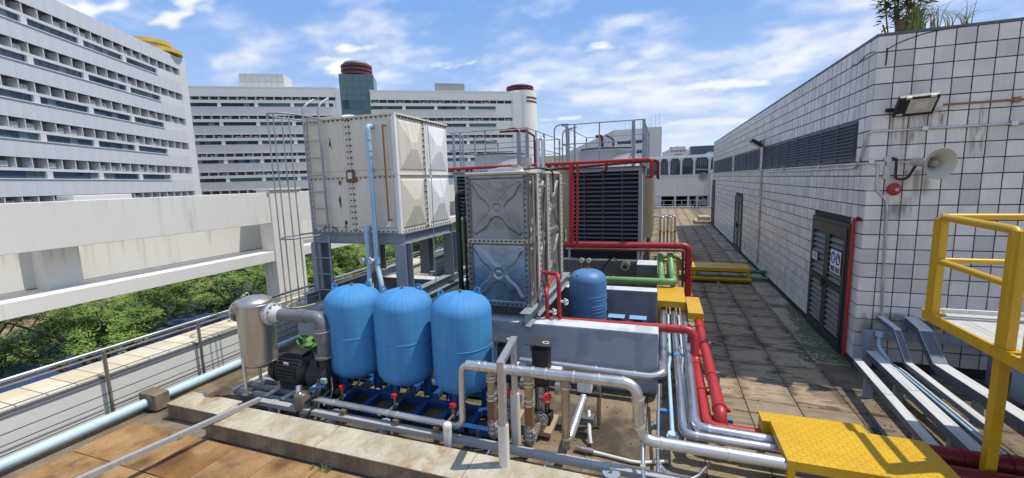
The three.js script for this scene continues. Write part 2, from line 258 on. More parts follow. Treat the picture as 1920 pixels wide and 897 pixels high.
// roof deck with paving tiles
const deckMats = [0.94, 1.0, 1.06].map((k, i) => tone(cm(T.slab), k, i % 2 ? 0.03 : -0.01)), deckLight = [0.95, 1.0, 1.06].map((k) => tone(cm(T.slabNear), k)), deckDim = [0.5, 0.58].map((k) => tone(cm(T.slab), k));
const equipMats = [0.8, 0.92, 1.05].map((k) => tone(cm(T.equip), k)), rustMats = [0.96, 1.0, 1.04].map((k) => tone(cm(T.rust), k));
{
  const d = struct('roof_deck', 'weathered flat roof deck paved with square concrete tiles');
  part('deck_slab', [bx(-7.15, 14, -0.4, -0.02, -42.5, 5)], tone(cm(T.deck), 0.55), d);
  const pw = 0.615, pd = 0.64, geos = [], cell = []; for (let k = 0; k < 16; k++) { const g = rotTo(slab(pw - 0.009, pd - 0.009, 0.02, 0.004), 'up'), p = g.attributes.position, uv = g.attributes.uv; for (let i = 0; i < p.count; i++) uv.setXY(i, (k % 4 + 0.03 + 0.94 * (p.getX(i) / pw + 0.5)) / 4, (Math.floor(k / 4) + 0.03 + 0.94 * (p.getZ(i) / pd + 0.5)) / 4); cell.push(g); }
  for (let k = 0; k < 8; k++) geos.push(rotTo(slab(pw - 0.009, pd - 0.009, 0.02, 0.004, k * 0.737, k * 1.213), 'up'));
  const put = (x, z, mats, G = cell) => { const q = piece('paving_tile', G[Math.floor(rnd() * G.length)], mats[Math.floor(rnd() * mats.length)], d, x, -0.02 + (rnd() - 0.5) * 0.004, z); if (rnd() < 0.5) q.rotation.y = Math.PI; };
  const far = [];
  for (let i = 0; i < 64; i++) {
    const z = -3.55 - pd / 2 - i * pd;
    for (let c = -1; c < 4; c++) {
      const x = 0.475 + pw * (c + 0.5); if (c === 3 && z > -7.6) continue;
      if (c === 3) continue;
      if (z > -20.5) put(x, z, z > -6.43 ? deckLight : deckMats); else far.push(cell[(i * 5 + c * 3 + 7) % 16].clone().translate(x, -0.02, z));
    }
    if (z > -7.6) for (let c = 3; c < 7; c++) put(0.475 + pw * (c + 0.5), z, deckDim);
  }
  stuff(part('paving_tile', far, deckMats[1], d));
  for (let i = 0; i < 4; i++) for (let c = 0; c < 11; c++) put(0.475 - pw * (c + 1.5), -3.75 - pd / 2 - i * pd * 0.97, equipMats, geos);
  for (let i = 0; i < 4; i++) for (let c = 0; c < 11; c++) put(-6.2 + pw * c, -2.98 + i * pd, rustMats, geos);
  // weedy cement strip at the foot of the tiled wall
  part('wall_foot_strip', [bx(2.335, 2.81, -0.02, 0.006, -28.4, -7.68)], tone(cm(T.deck), 1.05, -0.03), d);
  const mossM = cm(null, { color: C(0.1, 0.115, 0.05) }), moss = [];
  for (let k = 0; k < 2600; k++) { const t = Math.pow(rnd(), 1.5), f = fbm(rnd(), t, 5, 3, 4), x = 2.79 - Math.pow(rnd(), 1.6) * 0.55 * (1 - 0.75 * t) * (0.5 + f), z = -7.7 - t * 3.0; const s = rr(0.008, 0.03); moss.push(ball([x, 0.005, z], s, 1, 0.1, 1, 6)); }
  for (let k = 0; k < 260; k++) { const x = rr(0.9, 2.5), s = rr(0.004, 0.012); moss.push(ball([x, 0, -5.78 + rr(-0.02, 0.02)], s, 1.6, 0.6, 1, 5)); }
  stuff(part('moss', moss, mossM, d));
  const lit = []; for (let k = 0; k < 240; k++) { const a = rnd(), x = a < 0.5 ? 2.78 - Math.pow(rnd(), 2) * 0.5 : a < 0.8 ? rr(0.75, 2.7) : rr(-2, 0.2), z = a < 0.8 ? -5 - Math.pow(rnd(), 1.4) * 9 : rr(-5.8, -4.1), g = bx(-0.012, 0.012, 0, 0.003, -0.007, 0.007); g.rotateX(rr(-0.4, 0.4)); g.rotateY(rr(0, 3)); lit.push(g.translate(x, 0.008, z)); }
  stuff(part('leaf_litter', lit, mat(0.16, 0.09, 0.035, { roughness: 0.9 }), d));
  const weed = []; for (let k = 0; k < 130; k++) { const c = [[-0.02, -5.84], [-0.75, -5.86], [2.74, -7.9], [0.42, -5.79], [-5.6, -3.2], [-3.4, -3.26]][k % 6], x = c[0] + rr(-0.12, 0.12), z = c[1] + rr(-0.03, 0.03), h = rr(0.02, 0.075), a = rr(0, 6.28); weed.push(sweep([V(x, 0, z), V(x + Math.cos(a) * h * 0.3, h * 0.7, z + Math.sin(a) * h * 0.3), V(x + Math.cos(a) * h * 0.9, h, z + Math.sin(a) * h * 0.9)], (t) => 0.005 * (1 - t) + 0.001, 4, false)); }
  stuff(part('weeds', weed, mat(0.12, 0.2, 0.05), d));
  part('edge_step', [bx(1.95, 2.8, 0, 0.2, -30.6, -28.5), bx(2.2, 2.8, 0.2, 0.42, -30.4, -28.9)], tone(cm(T.deck), 1.3), d);
}
{ // building under the deck
  const b = thing('roof_building', 'white building body below the roof deck', 'building');
  part('wall', [bx(-7.72, 14, -9, -0.42, -42, 5)], M.white, b);
}
{ // raised kerb in front of the pump skid
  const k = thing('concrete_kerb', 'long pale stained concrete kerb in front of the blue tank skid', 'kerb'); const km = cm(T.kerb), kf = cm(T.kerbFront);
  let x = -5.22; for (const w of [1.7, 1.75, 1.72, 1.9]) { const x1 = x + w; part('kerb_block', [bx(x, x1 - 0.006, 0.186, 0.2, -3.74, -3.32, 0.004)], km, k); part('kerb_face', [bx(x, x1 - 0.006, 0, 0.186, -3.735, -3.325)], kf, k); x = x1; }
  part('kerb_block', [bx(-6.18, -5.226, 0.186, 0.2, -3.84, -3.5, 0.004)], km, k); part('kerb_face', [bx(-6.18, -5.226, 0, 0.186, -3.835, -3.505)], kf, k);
  part('kerb_block', [bx(-4.3, -0.4, -0.01, 0.05, -3.97, -3.735)], km, k);
}
{ // parapet with tiled coping
  const w = thing('parapet_wall', 'low white parapet wall with cream tiled coping along the left roof edge', 'wall');
  part('wall', [bx(-7.72, -7.1, -0.4, 0.52, -42, 5)], M.white, w);
  part('coping_bed', [bx(-7.76, -7.096, 0.52, 0.535, -42, 5)], M.greyDark, w);
  const cg = [0, 1, 2].map((k) => rotTo(slab(0.315, 0.27, 0.022, 0.004, k * 0.5, k * 0.3), 'up')), ct = [[0.7, 0.62, 0.46], [0.74, 0.68, 0.54], [0.66, 0.59, 0.45]].map((c) => mat(...c, { map: tileGrime, roughness: 0.8 })), far = [];
  for (let i = 0; i < 140; i++) for (let j = 0; j < 2; j++) { const x = -7.595 + j * 0.322, z = -0.4 - i * 0.28; if (i < 40) piece('coping_tile', cg[i % 3], ct[Math.floor(rnd() * 3)], w, x, 0.535, z); else far.push(cg[i % 3].clone().translate(x, 0.535, z)); }
  stuff(part('coping_tile', far, ct[0], w));
  part('drip_edge', [bx(-7.1, -7.088, 0.5, 0.53, -42, 5), bx(-7.1, -7.092, 0.462, 0.474, -42, 5)], M.greyDark, w); part('rod', [bx(-7.83, -7.81, 0.60, 0.62, -30, 4)], M.steelOld, w);
}
{ // stainless railing
  const r = thing('cable_railing', 'stainless steel railing with thin horizontal wires along the white parapet', 'railing');
  const zs = []; for (let k = -2; k < 12; k++) zs.push(-3.34 - 1.24 * k);
  for (const z of zs) { const p = part('post', [bc(-7.03, 0.45, z, 0.012, 0.9, 0.05, 0.003), bc(-7.01, 0.45, z, 0.03, 0.9, 0.012)], M.steelDull, r); part('bracket', [bc(-7.03, 0.9, z, 0.03, 0.03, 0.03, 0.004)], M.steel, p); }
  part('handrail', [cyl([-7.03, 0.92, 1], [-7.03, 0.92, zs[zs.length - 1] - 0.1], 0.022, 0.022, 14)], M.steel, r);
  for (const y of [0.08, 0.19, 0.32]) part('wire', [cyl([-7.0, y, 1], [-7.0, y, zs[zs.length - 1]], 0.006, 0.006, 6)], M.dark, r);
}
{ // white frame standing on the roof edge
  const f = thing('edge_frame', 'big white concrete frame with two long beams above the left roof edge', 'concrete frame');
  part('top_beam', [bx(-8.15, -8.0, 2.24, 2.9, -22, 4, 0.008)], M.white, f);
  part('ledge_beam', [bx(-8.9, -8.0, 1.4, 1.62, -22, 4, 0.008)], M.white, f);
  part('back_wall', [bx(-8.9, -8.72, 1.62, 2.84, -22, 4)], M.white, f);
  part('stain', [bx(-8.72, -8.7, 1.62, 1.632, -20, 3)], mat(0.2, 0.15, 0.1), f);
  for (const z of [-3.7, -13.2]) part('post', [bx(-8.72, -8.42, 1.62, 2.84, z - 0.21, z + 0.21)], M.white, f);
  for (const z of [-7.4, -17]) { const p = part('pillar', [bx(-8.35, -7.97, -9, 2.95, z - 0.4, z + 0.4, 0.012)], M.white, f); part('pillar_cap', [bx(-8.38, -7.94, 2.95, 2.985, z - 0.43, z + 0.43)], M.white, p); }
  part('cap_block', [bx(-9.2, -8.75, 2.86, 2.97, -4.9, -4.1, 0.01)], M.white, f);
}

// ---------- tiled plant room on the right ----------
const TX = 2.81, TZ = -7.67, P0 = 0.215;
{
  const b = thing('tiled_building', 'plant room with white square tiled walls and dark louvre vents', 'building');
  part('wall', [bx(TX + 0.012, 14, 0, 4.85, -28.4, TZ - 0.012)], mat(0.045, 0.042, 0.04, { roughness: 0.95 }), b);
  part('roof_edge', [bx(TX - 0.006, 14, 4.85, 4.885, -28.42, TZ + 0.006)], M.greyDark, b);
  const tm = [0.77, 0.82, 0.86, 0.7].map((k) => mat(k, k * 0.958, k * 0.895, { map: tileGrime, roughness: 0.55, roughnessMap: rough }));
  const gs = [], gf = []; for (let k = 0; k < 8; k++) { gs.push(rotTo(slab(P0 - 0.022, P0 - 0.016, 0.014, 0.002, k * 0.37, k * 0.81), '-x')); gf.push(slab(P0 - 0.014, P0 - 0.0135, 0.014, 0.003, k * 0.41, k * 0.67)); }
  const vents = [[-14.75, -8.1], [-20.3, -15.1], [-27.8, -20.8]], doors = [[-9.85, -8.06, 2.17], [-19.5, -17.75, 2.17], [-28.3, -26.9, 2.6]];
  const list = [];
  for (let j = 0; j < 23; j++) {
    const y = 4.85 - P0 * (j + 0.5); if (y < 0.02) continue;
    for (let i = 0; i < 96; i++) { const z = TZ - P0 * (i + 0.5); if (vents.some((v) => z > v[0] && z < v[1] && y > 3.14 && y < 3.78) || doors.some((v) => z > v[0] - 0.03 && z < v[1] + 0.03 && y < v[2] + 0.02)) continue; list.push([TX + 0.012, y, z, 0, i, j]); }
    for (let i = 0; i < 16; i++) list.push([TX + P0 * (i + 0.5), y, TZ - 0.012, 1, i, j]);
  }
  const dist = (t) => (t[3] ? (t[0] > 5.1 ? 99 : Math.hypot(t[0], t[2]) * 0.85) : Math.hypot(t[0], t[2]) * 1.2);
  list.sort((a, c) => dist(a) - dist(c));
  const rest = [[], [], [], []];
  list.forEach((t, n) => { const k = Math.floor(rnd() * 8), m = Math.floor(rnd() * 4), g = t[3] ? gf[k] : gs[k]; if (n < 300) { const q = piece('tile', g, tm[m], b, t[0] + (t[3] ? 0 : (rnd() - 0.5) * 0.003), t[1] + (rnd() - 0.5) * 0.003, t[2] + (t[3] ? (rnd() - 0.5) * 0.003 : 0)); q.rotation.set((rnd() - 0.5) * 0.012, (rnd() - 0.5) * 0.012, (rnd() - 0.5) * 0.012); } else rest[m].push(g.clone().translate(t[0] + (t[3] ? 0 : (rnd() - 0.5) * 0.003), t[1], t[2])); });
  rest.forEach((q, m) => stuff(part('tile', q, tm[m], b)));
  // louvre vents
  vents.forEach(([z0, z1], n) => {
    const f = part('vent', [bx(TX + 0.0, TX + 0.06, 3.14, 3.165, z0, z1), bx(TX, TX + 0.06, 3.755, 3.78, z0, z1), bx(TX, TX + 0.06, 3.165, 3.755, z0, z0 + 0.03), bx(TX, TX + 0.06, 3.165, 3.755, z1 - 0.03, z1), bx(TX + 0.005, TX + 0.011, 3.165, 3.755, z0, z1)], M.greyDark, b);
    const nb = 10; for (let k = 0; k < nb; k++) { const y = 3.19 + (k + 0.3) * 0.056; part('blade', [bx(-0.003, 0.003, 0, 0.05, z0 + 0.03, z1 - 0.03).rotateZ(-0.75).translate(TX - 0.028, y, 0)], mat(0.09, 0.1, 0.12, { roughness: 0.5 }), f); }
    const step = n === 2 ? 0.55 : 0.78; for (let z = z1 - step; z > z0 + 0.2; z -= step) part('mullion', [bx(TX - 0.022, TX + 0.01, 3.165, 3.755, z - 0.012, z + 0.012)], M.greyDark, f);
  });
  // louvred steel doors
  doors.forEach(([z0, z1, top], n) => {
    const door = part('door', [bx(TX - 0.02, TX + 0.05, top - 0.07, top, z0, z1), bx(TX - 0.02, TX + 0.05, 0.02, top - 0.07, z0, z0 + 0.06), bx(TX - 0.02, TX + 0.05, 0.02, top - 0.07, z1 - 0.06, z1), bx(TX + 0.006, TX + 0.011, 0.02, top, z0, z1)], mat(0.03, 0.032, 0.035, { roughness: 0.45 }), b, n === 0 ? 'dark louvred double door with safety signs' : undefined);
    const mid = (z0 + z1) / 2;
    for (const [a, c] of [[z0 + 0.065, mid - 0.004], [mid + 0.004, z1 - 0.065]]) {
      part('leaf', [bx(TX - 0.035, TX + 0.004, 0.05, 0.2, a, c), bx(TX - 0.035, TX + 0.004, top - 0.25, top - 0.075, a, c), bx(TX - 0.035, TX + 0.004, 0.2, top - 0.25, a, a + 0.1), bx(TX - 0.035, TX + 0.004, 0.2, top - 0.25, c - 0.1, c), bx(TX - 0.035, TX + 0.004, 1.0, 1.1, a + 0.1, c - 0.1)], mat(0.036, 0.038, 0.041, { roughness: 0.42, map: streak }), door);
      const bl = []; for (let y = 0.24; y < top - 0.28; y += 0.098) { if (y > 0.95 && y < 1.1) continue; const g = bx(-0.004, 0.004, 0, 0.095, a + 0.1, c - 0.1); g.rotateZ(-0.6); bl.push(g.translate(TX - 0.03, y, 0)); }
      for (const q of bl) part('louvre', [q], mat(0.13, 0.13, 0.118, { roughness: 0.5, map: streak }), door);
    }
    part('handle', [cyl([TX - 0.085, 0.98, mid + 0.07], [TX - 0.085, 1.12, mid + 0.07], 0.012), bc(TX - 0.06, 1.05, mid + 0.07, 0.05, 0.05, 0.04, 0.005), bc(TX - 0.05, 1.02, mid - 0.08, 0.035, 0.16, 0.05, 0.005)], M.black, door);
  });
  // rust and damp streaks below fixings
  const sa = (s) => { const n = 128, d = new Uint8Array(n * n * 4); for (let j = 0; j < n; j++) for (let i = 0; i < n; i++) { const u = i / n, v = j / n; let k = ss(0.34, 0.72, fbm(u, v, 9, 4, s, 2)) * ss(0, 0.25, u) * ss(1, 0.75, u) * ss(0, 0.55, v) * ss(1.02, 0.9, v) * 110; const o = (j * n + i) * 4; d[o] = d[o + 1] = d[o + 2] = k; d[o + 3] = 255; } const t = new THREE.DataTexture(d, n, n); t.magFilter = THREE.LinearFilter; t.needsUpdate = true; return t; };
  const st = (x, y, w, h, c, s) => { const g = flat(new THREE.PlaneGeometry(w, h)); g.translate(x, y - h / 2, TZ + 0.0045); const m = new THREE.MeshStandardMaterial({ color: C(...c), alphaMap: sa(s), transparent: true, roughness: 0.9 }); part('stain', [g], m, b); };
  st(3.12, 3.8, 0.22, 0.62, [0.16, 0.075, 0.025], 5); st(3.32, 3.76, 0.28, 0.6, [0.16, 0.1, 0.04], 15); st(3.52, 3.8, 0.3, 0.3, [0.14, 0.09, 0.045], 25); st(4.02, 3.86, 0.06, 0.5, [0.1, 0.05, 0.015], 35); st(4.0, 3.55, 0.2, 0.5, [0.3, 0.26, 0.16], 45); st(3.2, 2.62, 0.5, 0.4, [0.22, 0.19, 0.12], 55); st(3.2, 0.9, 0.8, 0.55, [0.12, 0.1, 0.06], 65); st(3.35, 3.0, 0.5, 0.5, [0.25, 0.22, 0.16], 75);
}

// ---------- large buildings beyond ----------
function block(name, label, pos, d) { const o = thing(name, label, 'building'); o.position.set(...pos); o.rotation.y = Math.atan2(-d[1], d[0]); return o; }
const panelG = {}; const panel = (w, h, dz = 0.12) => (panelG[w.toFixed(2) + h.toFixed(2)] ??= slab(w - 0.012, h - 0.01, dz, 0.008, rnd() * 3, rnd() * 3));
function facade(o, { g2 = 0.22, rh = 1.05, lh = 0.3, u0, u1, w1, top, floors, pitch, bay, bayOff, cells, pw, wall, glass, glass2, recM, trim, ac }) {
  const put = (n, g, m, x, y, z) => { const q = new THREE.Mesh(g, m); q.position.set(x, y, z); q.name = n; q.castShadow = q.receiveShadow = true; o.add(q); return q; };
  const fins = [], panes = [glass, glass2, mat(0.16, 0.2, 0.25, { roughness: 0.25, map: null })], rails = [], sills = [], mull = [], acs = [];
  const bays = []; for (let u = bayOff; u < w1 - 0.1; u += bay) bays.push([Math.max(u, u0), Math.min(u + bay - 0.7, w1)]);
  for (let k = 0; k <= floors; k++) {
    const rt = top - 1.9 - pitch * k, rb = rt - rh, wt = rb - lh, wb = wt - 0.76, pt = k ? rt + pitch - rh - lh - 0.87 : top;
    const n = Math.round((u1 - u0) / pw), w = (u1 - u0) / n; for (let i = 0; i < n; i++) put('panel', panel(w, pt - rt), wall, u0 + w * (i + 0.5), (pt + rt) / 2, -0.12);
    rails.push(bx(u0, u1, rb - lh, rb, -1.0, -0.02)); 
    const fw = bay / (cells + 0.0); for (let u = bayOff - 0.35; u < u1; u += fw) if (u > u0) fins.push(bx(u - 0.06, u + 0.06, rb, rt, -1.0, -0.06));
    if (ac) for (let u = bayOff; u < u1 - 1; u += fw) if (u > u0 && rnd() < ac) { const a = bc(u + 0.6, rb + rh * 0.36, -0.55, 0.8, rh * 0.55, 0.32, 0.03); acs.push(a, cyl([u + 0.72, rb + rh * 0.36, -0.39], [u + 0.72, rb + rh * 0.36, -0.36], rh * 0.2, rh * 0.2, 12)); }
    if (k === floors) continue;
    bays.forEach(([a, c], i) => { if (c - a < 0.5) return; const np = Math.max(1, Math.round((c - a) / 1.15)), pwid = (c - a) / np; for (let q = 0; q < np; q++) { const f = put('pane', panel(pwid, 0.75, 0.03), panes[(h2(i, k, 5) < g2 || h2(i * 9 + q, k, 8) < 0.08) ? 1 : h2(i * 5 + q, k, 14) < 0.16 ? 2 : 0], a + pwid * (q + 0.5), (wt + wb) / 2, -0.3); if (h2(q + i * 7, k, 3) < 0.04) f.rotation.x = -0.35; } for (let q = 1; q < np; q++) mull.push(bx(a + pwid * q - 0.03, a + pwid * q + 0.03, wb, wt, -0.3, -0.24)); if (c < w1) sills.push(bx(c, c + 0.7, wb, wt, -0.4, -0.03)); });
    sills.push(bx(bays[0][0], w1, wb - 0.1, wb, -0.4, 0.09));
    if (w1 < u1 - 0.3) { sills.push(bx(w1, u1, wb - 0.1, wt, -0.4, -0.01)); }
  }
  const P = (n, g, m) => { if (!g.length) return; bases.set(o, V(0, 0, 0)); return part(n, g, m, o); };
  stuff(P('fin', fins, wall)); P('balcony_rail', rails, trim); P('sill', sills, trim); if (mull.length) stuff(P('mullion', mull, M.greyDark)); if (acs.length) stuff(P('air_conditioner', acs, mat(0.55, 0.55, 0.53)));
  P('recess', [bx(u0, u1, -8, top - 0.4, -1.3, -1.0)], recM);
}
const facadeMap = tex(512, 9, (u, v) => { const s = fbm(u, v, 60, 4, 525, 3), b = fbm(u, v, 4, 5, 519); const k = clamp(0.98 - 0.035 * ss(0.5, 0.8, s) - 0.1 * (1 - b)); return [k, k * 0.99, k * 0.975]; });
{
  const A = block('office_block', 'long grey panelled block with rows of blue windows on the far left', [-74.91, 0, -51.54], [-0.47, -0.8827]);
  const wall = mat(0.6, 0.625, 0.67, { map: facadeMap, roughness: 0.5 }), trim = mat(0.66, 0.67, 0.69, { map: facadeMap });
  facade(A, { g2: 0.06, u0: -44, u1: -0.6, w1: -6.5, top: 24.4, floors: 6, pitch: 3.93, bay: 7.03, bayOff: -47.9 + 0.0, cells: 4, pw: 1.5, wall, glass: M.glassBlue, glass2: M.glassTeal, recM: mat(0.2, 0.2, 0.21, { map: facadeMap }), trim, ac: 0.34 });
  bases.set(A, V(0, 0, 0));
  part('wall', [bx(-44, -0.6, -9, 24.0, -16, -1.3)], wall, A); part('roof', [bx(-44, -0.6, 24.0, 24.38, -16, -0.13)], wall, A);
  part('corner_column', [bx(-0.6, 1.3, -9, 24.55, -16, 0.0, 0.05)], mat(0.66, 0.68, 0.71, { map: facadeMap }), A);
  const y = mat(0.72, 0.5, 0.06, { roughness: 0.5 }), arc = (r, h, u, w) => { const g = flat(new THREE.CylinderGeometry(r, r, 0.55, 40, 1)); return uvBox(g.translate(u, h, w)); };
  const cr = part('roof_crown', [bx(-4, 0.8, 24.38, 24.6, -6, -1)], trim, A); part('canopy', [arc(2.9, 25.0, -1.1, -2.2)], y, cr); part('canopy', [arc(2.9, 26.0, -2.0, -3.2)], y, cr); part('canopy_drum', [flat(new THREE.CylinderGeometry(2.2, 2.2, 0.5, 40)).translate(-1.6, 25.5, -2.8)], trim, cr);
}
{
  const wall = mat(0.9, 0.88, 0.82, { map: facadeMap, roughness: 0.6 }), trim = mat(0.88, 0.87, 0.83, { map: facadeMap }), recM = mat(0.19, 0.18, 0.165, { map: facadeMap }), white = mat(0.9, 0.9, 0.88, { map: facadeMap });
  const pos = [-78.96, 0, -71.44], d = [0.8635, -0.5043];
  const maroon = mat(0.17, 0.03, 0.05, { roughness: 0.5 }), o0 = { rh: 0.68, lh: 0.6, floors: 6, pitch: 3.88, bay: 7.05, cells: 4, pw: 3.5, wall, glass: M.glass, glass2: M.glassTeal, recM, trim, ac: 0.3 };
  const B = block('factory_block', 'cream building left of the teal tower with striped window bands', pos, d);
  facade(B, { ...o0, u0: -22, u1: 13.6, w1: 12.9, top: 23.95, bayOff: -23.25 });
  bases.set(B, V(0, 0, 0)); part('wall', [bx(-22, 13.6, -9, 23.5, -18, -1.3)], wall, B); part('roof', [bx(-22, 13.9, 23.5, 23.9, -18, -0.13), bx(-22, 13.9, 23.9, 24.12, -0.5, 0.02)], white, B); part('end_strip', [bx(13.6, 14.4, -9, 23.9, -10, 0.05)], white, B);
  const bxs = part('plant_room', [bx(-6.3, 2.6, 24.1, 27.4, -9, -3)], mat(0.6, 0.6, 0.58), B); for (let k = 0; k < 7; k++) for (let j = 0; j < 2; j++) part('panel', [slab(1.22, 1.55, 0.08, 0.02).translate(-5.66 + 1.27 * k, 24.95 + 1.62 * j, -3)], mat(0.62, 0.61, 0.58, { map: facadeMap }), bxs);
  const Bt = block('teal_tower', 'teal tower with round maroon ringed lantern between the cream blocks', pos, d);
  bases.set(Bt, V(0, 0, 0));
  const teal = mat(0.105, 0.2, 0.215, { map: facadeMap, roughness: 0.35 }); part('tower_body', [bx(14.4, 21.6, -9, 27.0, -7, -0.4)], teal, Bt);
  for (let k = 0; k < 5; k++) for (let j = 0; j < 6; j++) part('panel', [slab(1.41, 1.4, 0.06, 0.015).translate(15.12 + 1.44 * k, 26.25 - 1.44 * j - (j > 3 ? 2.2 : 0), -0.4)], teal, Bt);
  for (let k = 0; k < 3; k++) part('window', [slab(1.25, 1.9, 0.03, 0.02).translate(15.5 + 1.45 * k, 20.6, -0.36)], k ? M.glassTeal : M.glass, Bt);
  const dr = part('lantern', [cyl([17.8, 27, -3.6], [17.8, 29.6, -3.6], 3.0, 3.0, 40)], mat(0.09, 0.07, 0.08), Bt); for (let k = 0; k < 3; k++) part('ring', [cyl([17.8, 27.25 + 0.85 * k, -3.6], [17.8, 27.7 + 0.85 * k, -3.6], 3.35, 3.35, 40)], maroon, dr); part('lantern_cap', [cyl([17.8, 29.6, -3.6], [17.8, 30.1, -3.6], 2.9, 2.6, 40)], mat(0.2, 0.25, 0.26), dr);
  const Br = block('factory_block', 'cream building right of the teal tower ending in a round corner', pos, d);
  facade(Br, { ...o0, u0: 20.7, u1: 52.6, w1: 48.8, top: 23.45, bayOff: 21.1 });
  bases.set(Br, V(0, 0, 0)); part('wall', [bx(20.7, 53, -9, 23.0, -18, -1.3)], wall, Br); part('roof', [bx(20.7, 53, 23.0, 23.42, -18, -0.13), bx(20.6, 52, 23.4, 23.62, -0.5, 0.02)], white, Br);
  const ct = part('corner_tower', [cyl([55.6, -9, -3.4], [55.6, 24.0, -3.4], 3.55, 3.55, 48), bx(52.6, 55.6, -9, 23.5, -6, 0.06)], wall, Br);
  for (const y of [24.2, 24.65, 25.1]) part('ring', [cyl([55.2, y - 0.14, -3.4], [55.2, y + 0.14, -3.4], 3.3, 3.3, 40)], maroon, ct); part('tower_cap', [cyl([55.2, 25.2, -3.4], [55.2, 25.7, -3.4], 3.0, 2.2, 40)], mat(0.25, 0.22, 0.22), ct);
  for (const y of [21.5, 22.35]) { const g = flat(new THREE.CylinderGeometry(3.6, 3.6, 0.42, 20, 1, false, 0.1, 1.1)); part('stripe', [g.translate(55.6, y, -3.4)], maroon, ct); }
  const r2 = part('roof_unit', [bx(35, 41.8, 23.6, 25.9, -6, -3)], mat(0.3, 0.3, 0.3), Br); for (let k = 0; k < 8; k++) part('panel', [slab(0.78, 2.1, 0.06, 0.02).translate(35.45 + 0.84 * k, 24.75, -3)], mat(0.34, 0.34, 0.33, { map: facadeMap }), r2);
}
{ // white office behind the cooling tower
  const o = thing('white_office', 'distant white office block behind the cooling tower guard rail', 'building'), w = mat(0.7, 0.72, 0.76, { map: facadeMap }), w2 = mat(0.6, 0.62, 0.66, { map: facadeMap });
  o.position.set(-15.8, 0, -148.3); bases.set(o, V(0, 0, 0));
  part('wall', [bx(0, 10.2, -9, 18.6, -20, 0)], w, o); const wing = extrude([[0, 0], [-15, -16], [-15, -30], [0, -20]], 25); wing.rotateX(-Math.PI / 2); wing.scale(1, 1, 1); part('wing', [extrude([[-16, -9], [0, -9], [0, 18.6], [-16, 12.2]], 6).translate(0, 0, -7)], w2, o);
  part('stair_tower', [bx(10.2, 15.2, -9, 19.0, -12, -2)], mat(0.62, 0.63, 0.62, { map: facadeMap }), o);
  for (let f = 0; f < 3; f++) for (let k = 0; k < 4; k++) part('window', [bx(1.4 + k * 1.1, 2.45 + k * 1.1, 13.9 - f * 3.2, 15 - f * 3.2, -0.1, 0.04)], M.glass, o);
  for (let f = 0; f < 3; f++) for (let k = 0; k < 2; k++) part('window', [bx(7.2 + k * 1.3, 8.45 + k * 1.3, 13.9 - f * 3.2, 15 - f * 3.2, -0.1, 0.04)], M.glass, o);
  for (let f = 0; f < 3; f++) for (let k = 0; k < 5; k++) part('window', [bx(-13.6 + k * 2.6, -12 + k * 2.6, 9.6 - f * 2.6 + k * 0.4, 10.6 - f * 2.6 + k * 0.5, -1.1, -0.95)], M.glass, o);
  part('sign_band', [bx(-14.5, -11.5, 11.0, 11.5, -1.1, -0.92)], M.red, o);
  const r = [3.5, 5, 8.5, 11.2, 11.9, 13.2, 14.4]; for (const x of r) part('antenna', [cyl([x, 18.5, -4], [x, 22 + (x > 13 ? 1.4 : 0), -4], 0.09, 0.05, 6)], M.greyLight, o);
}
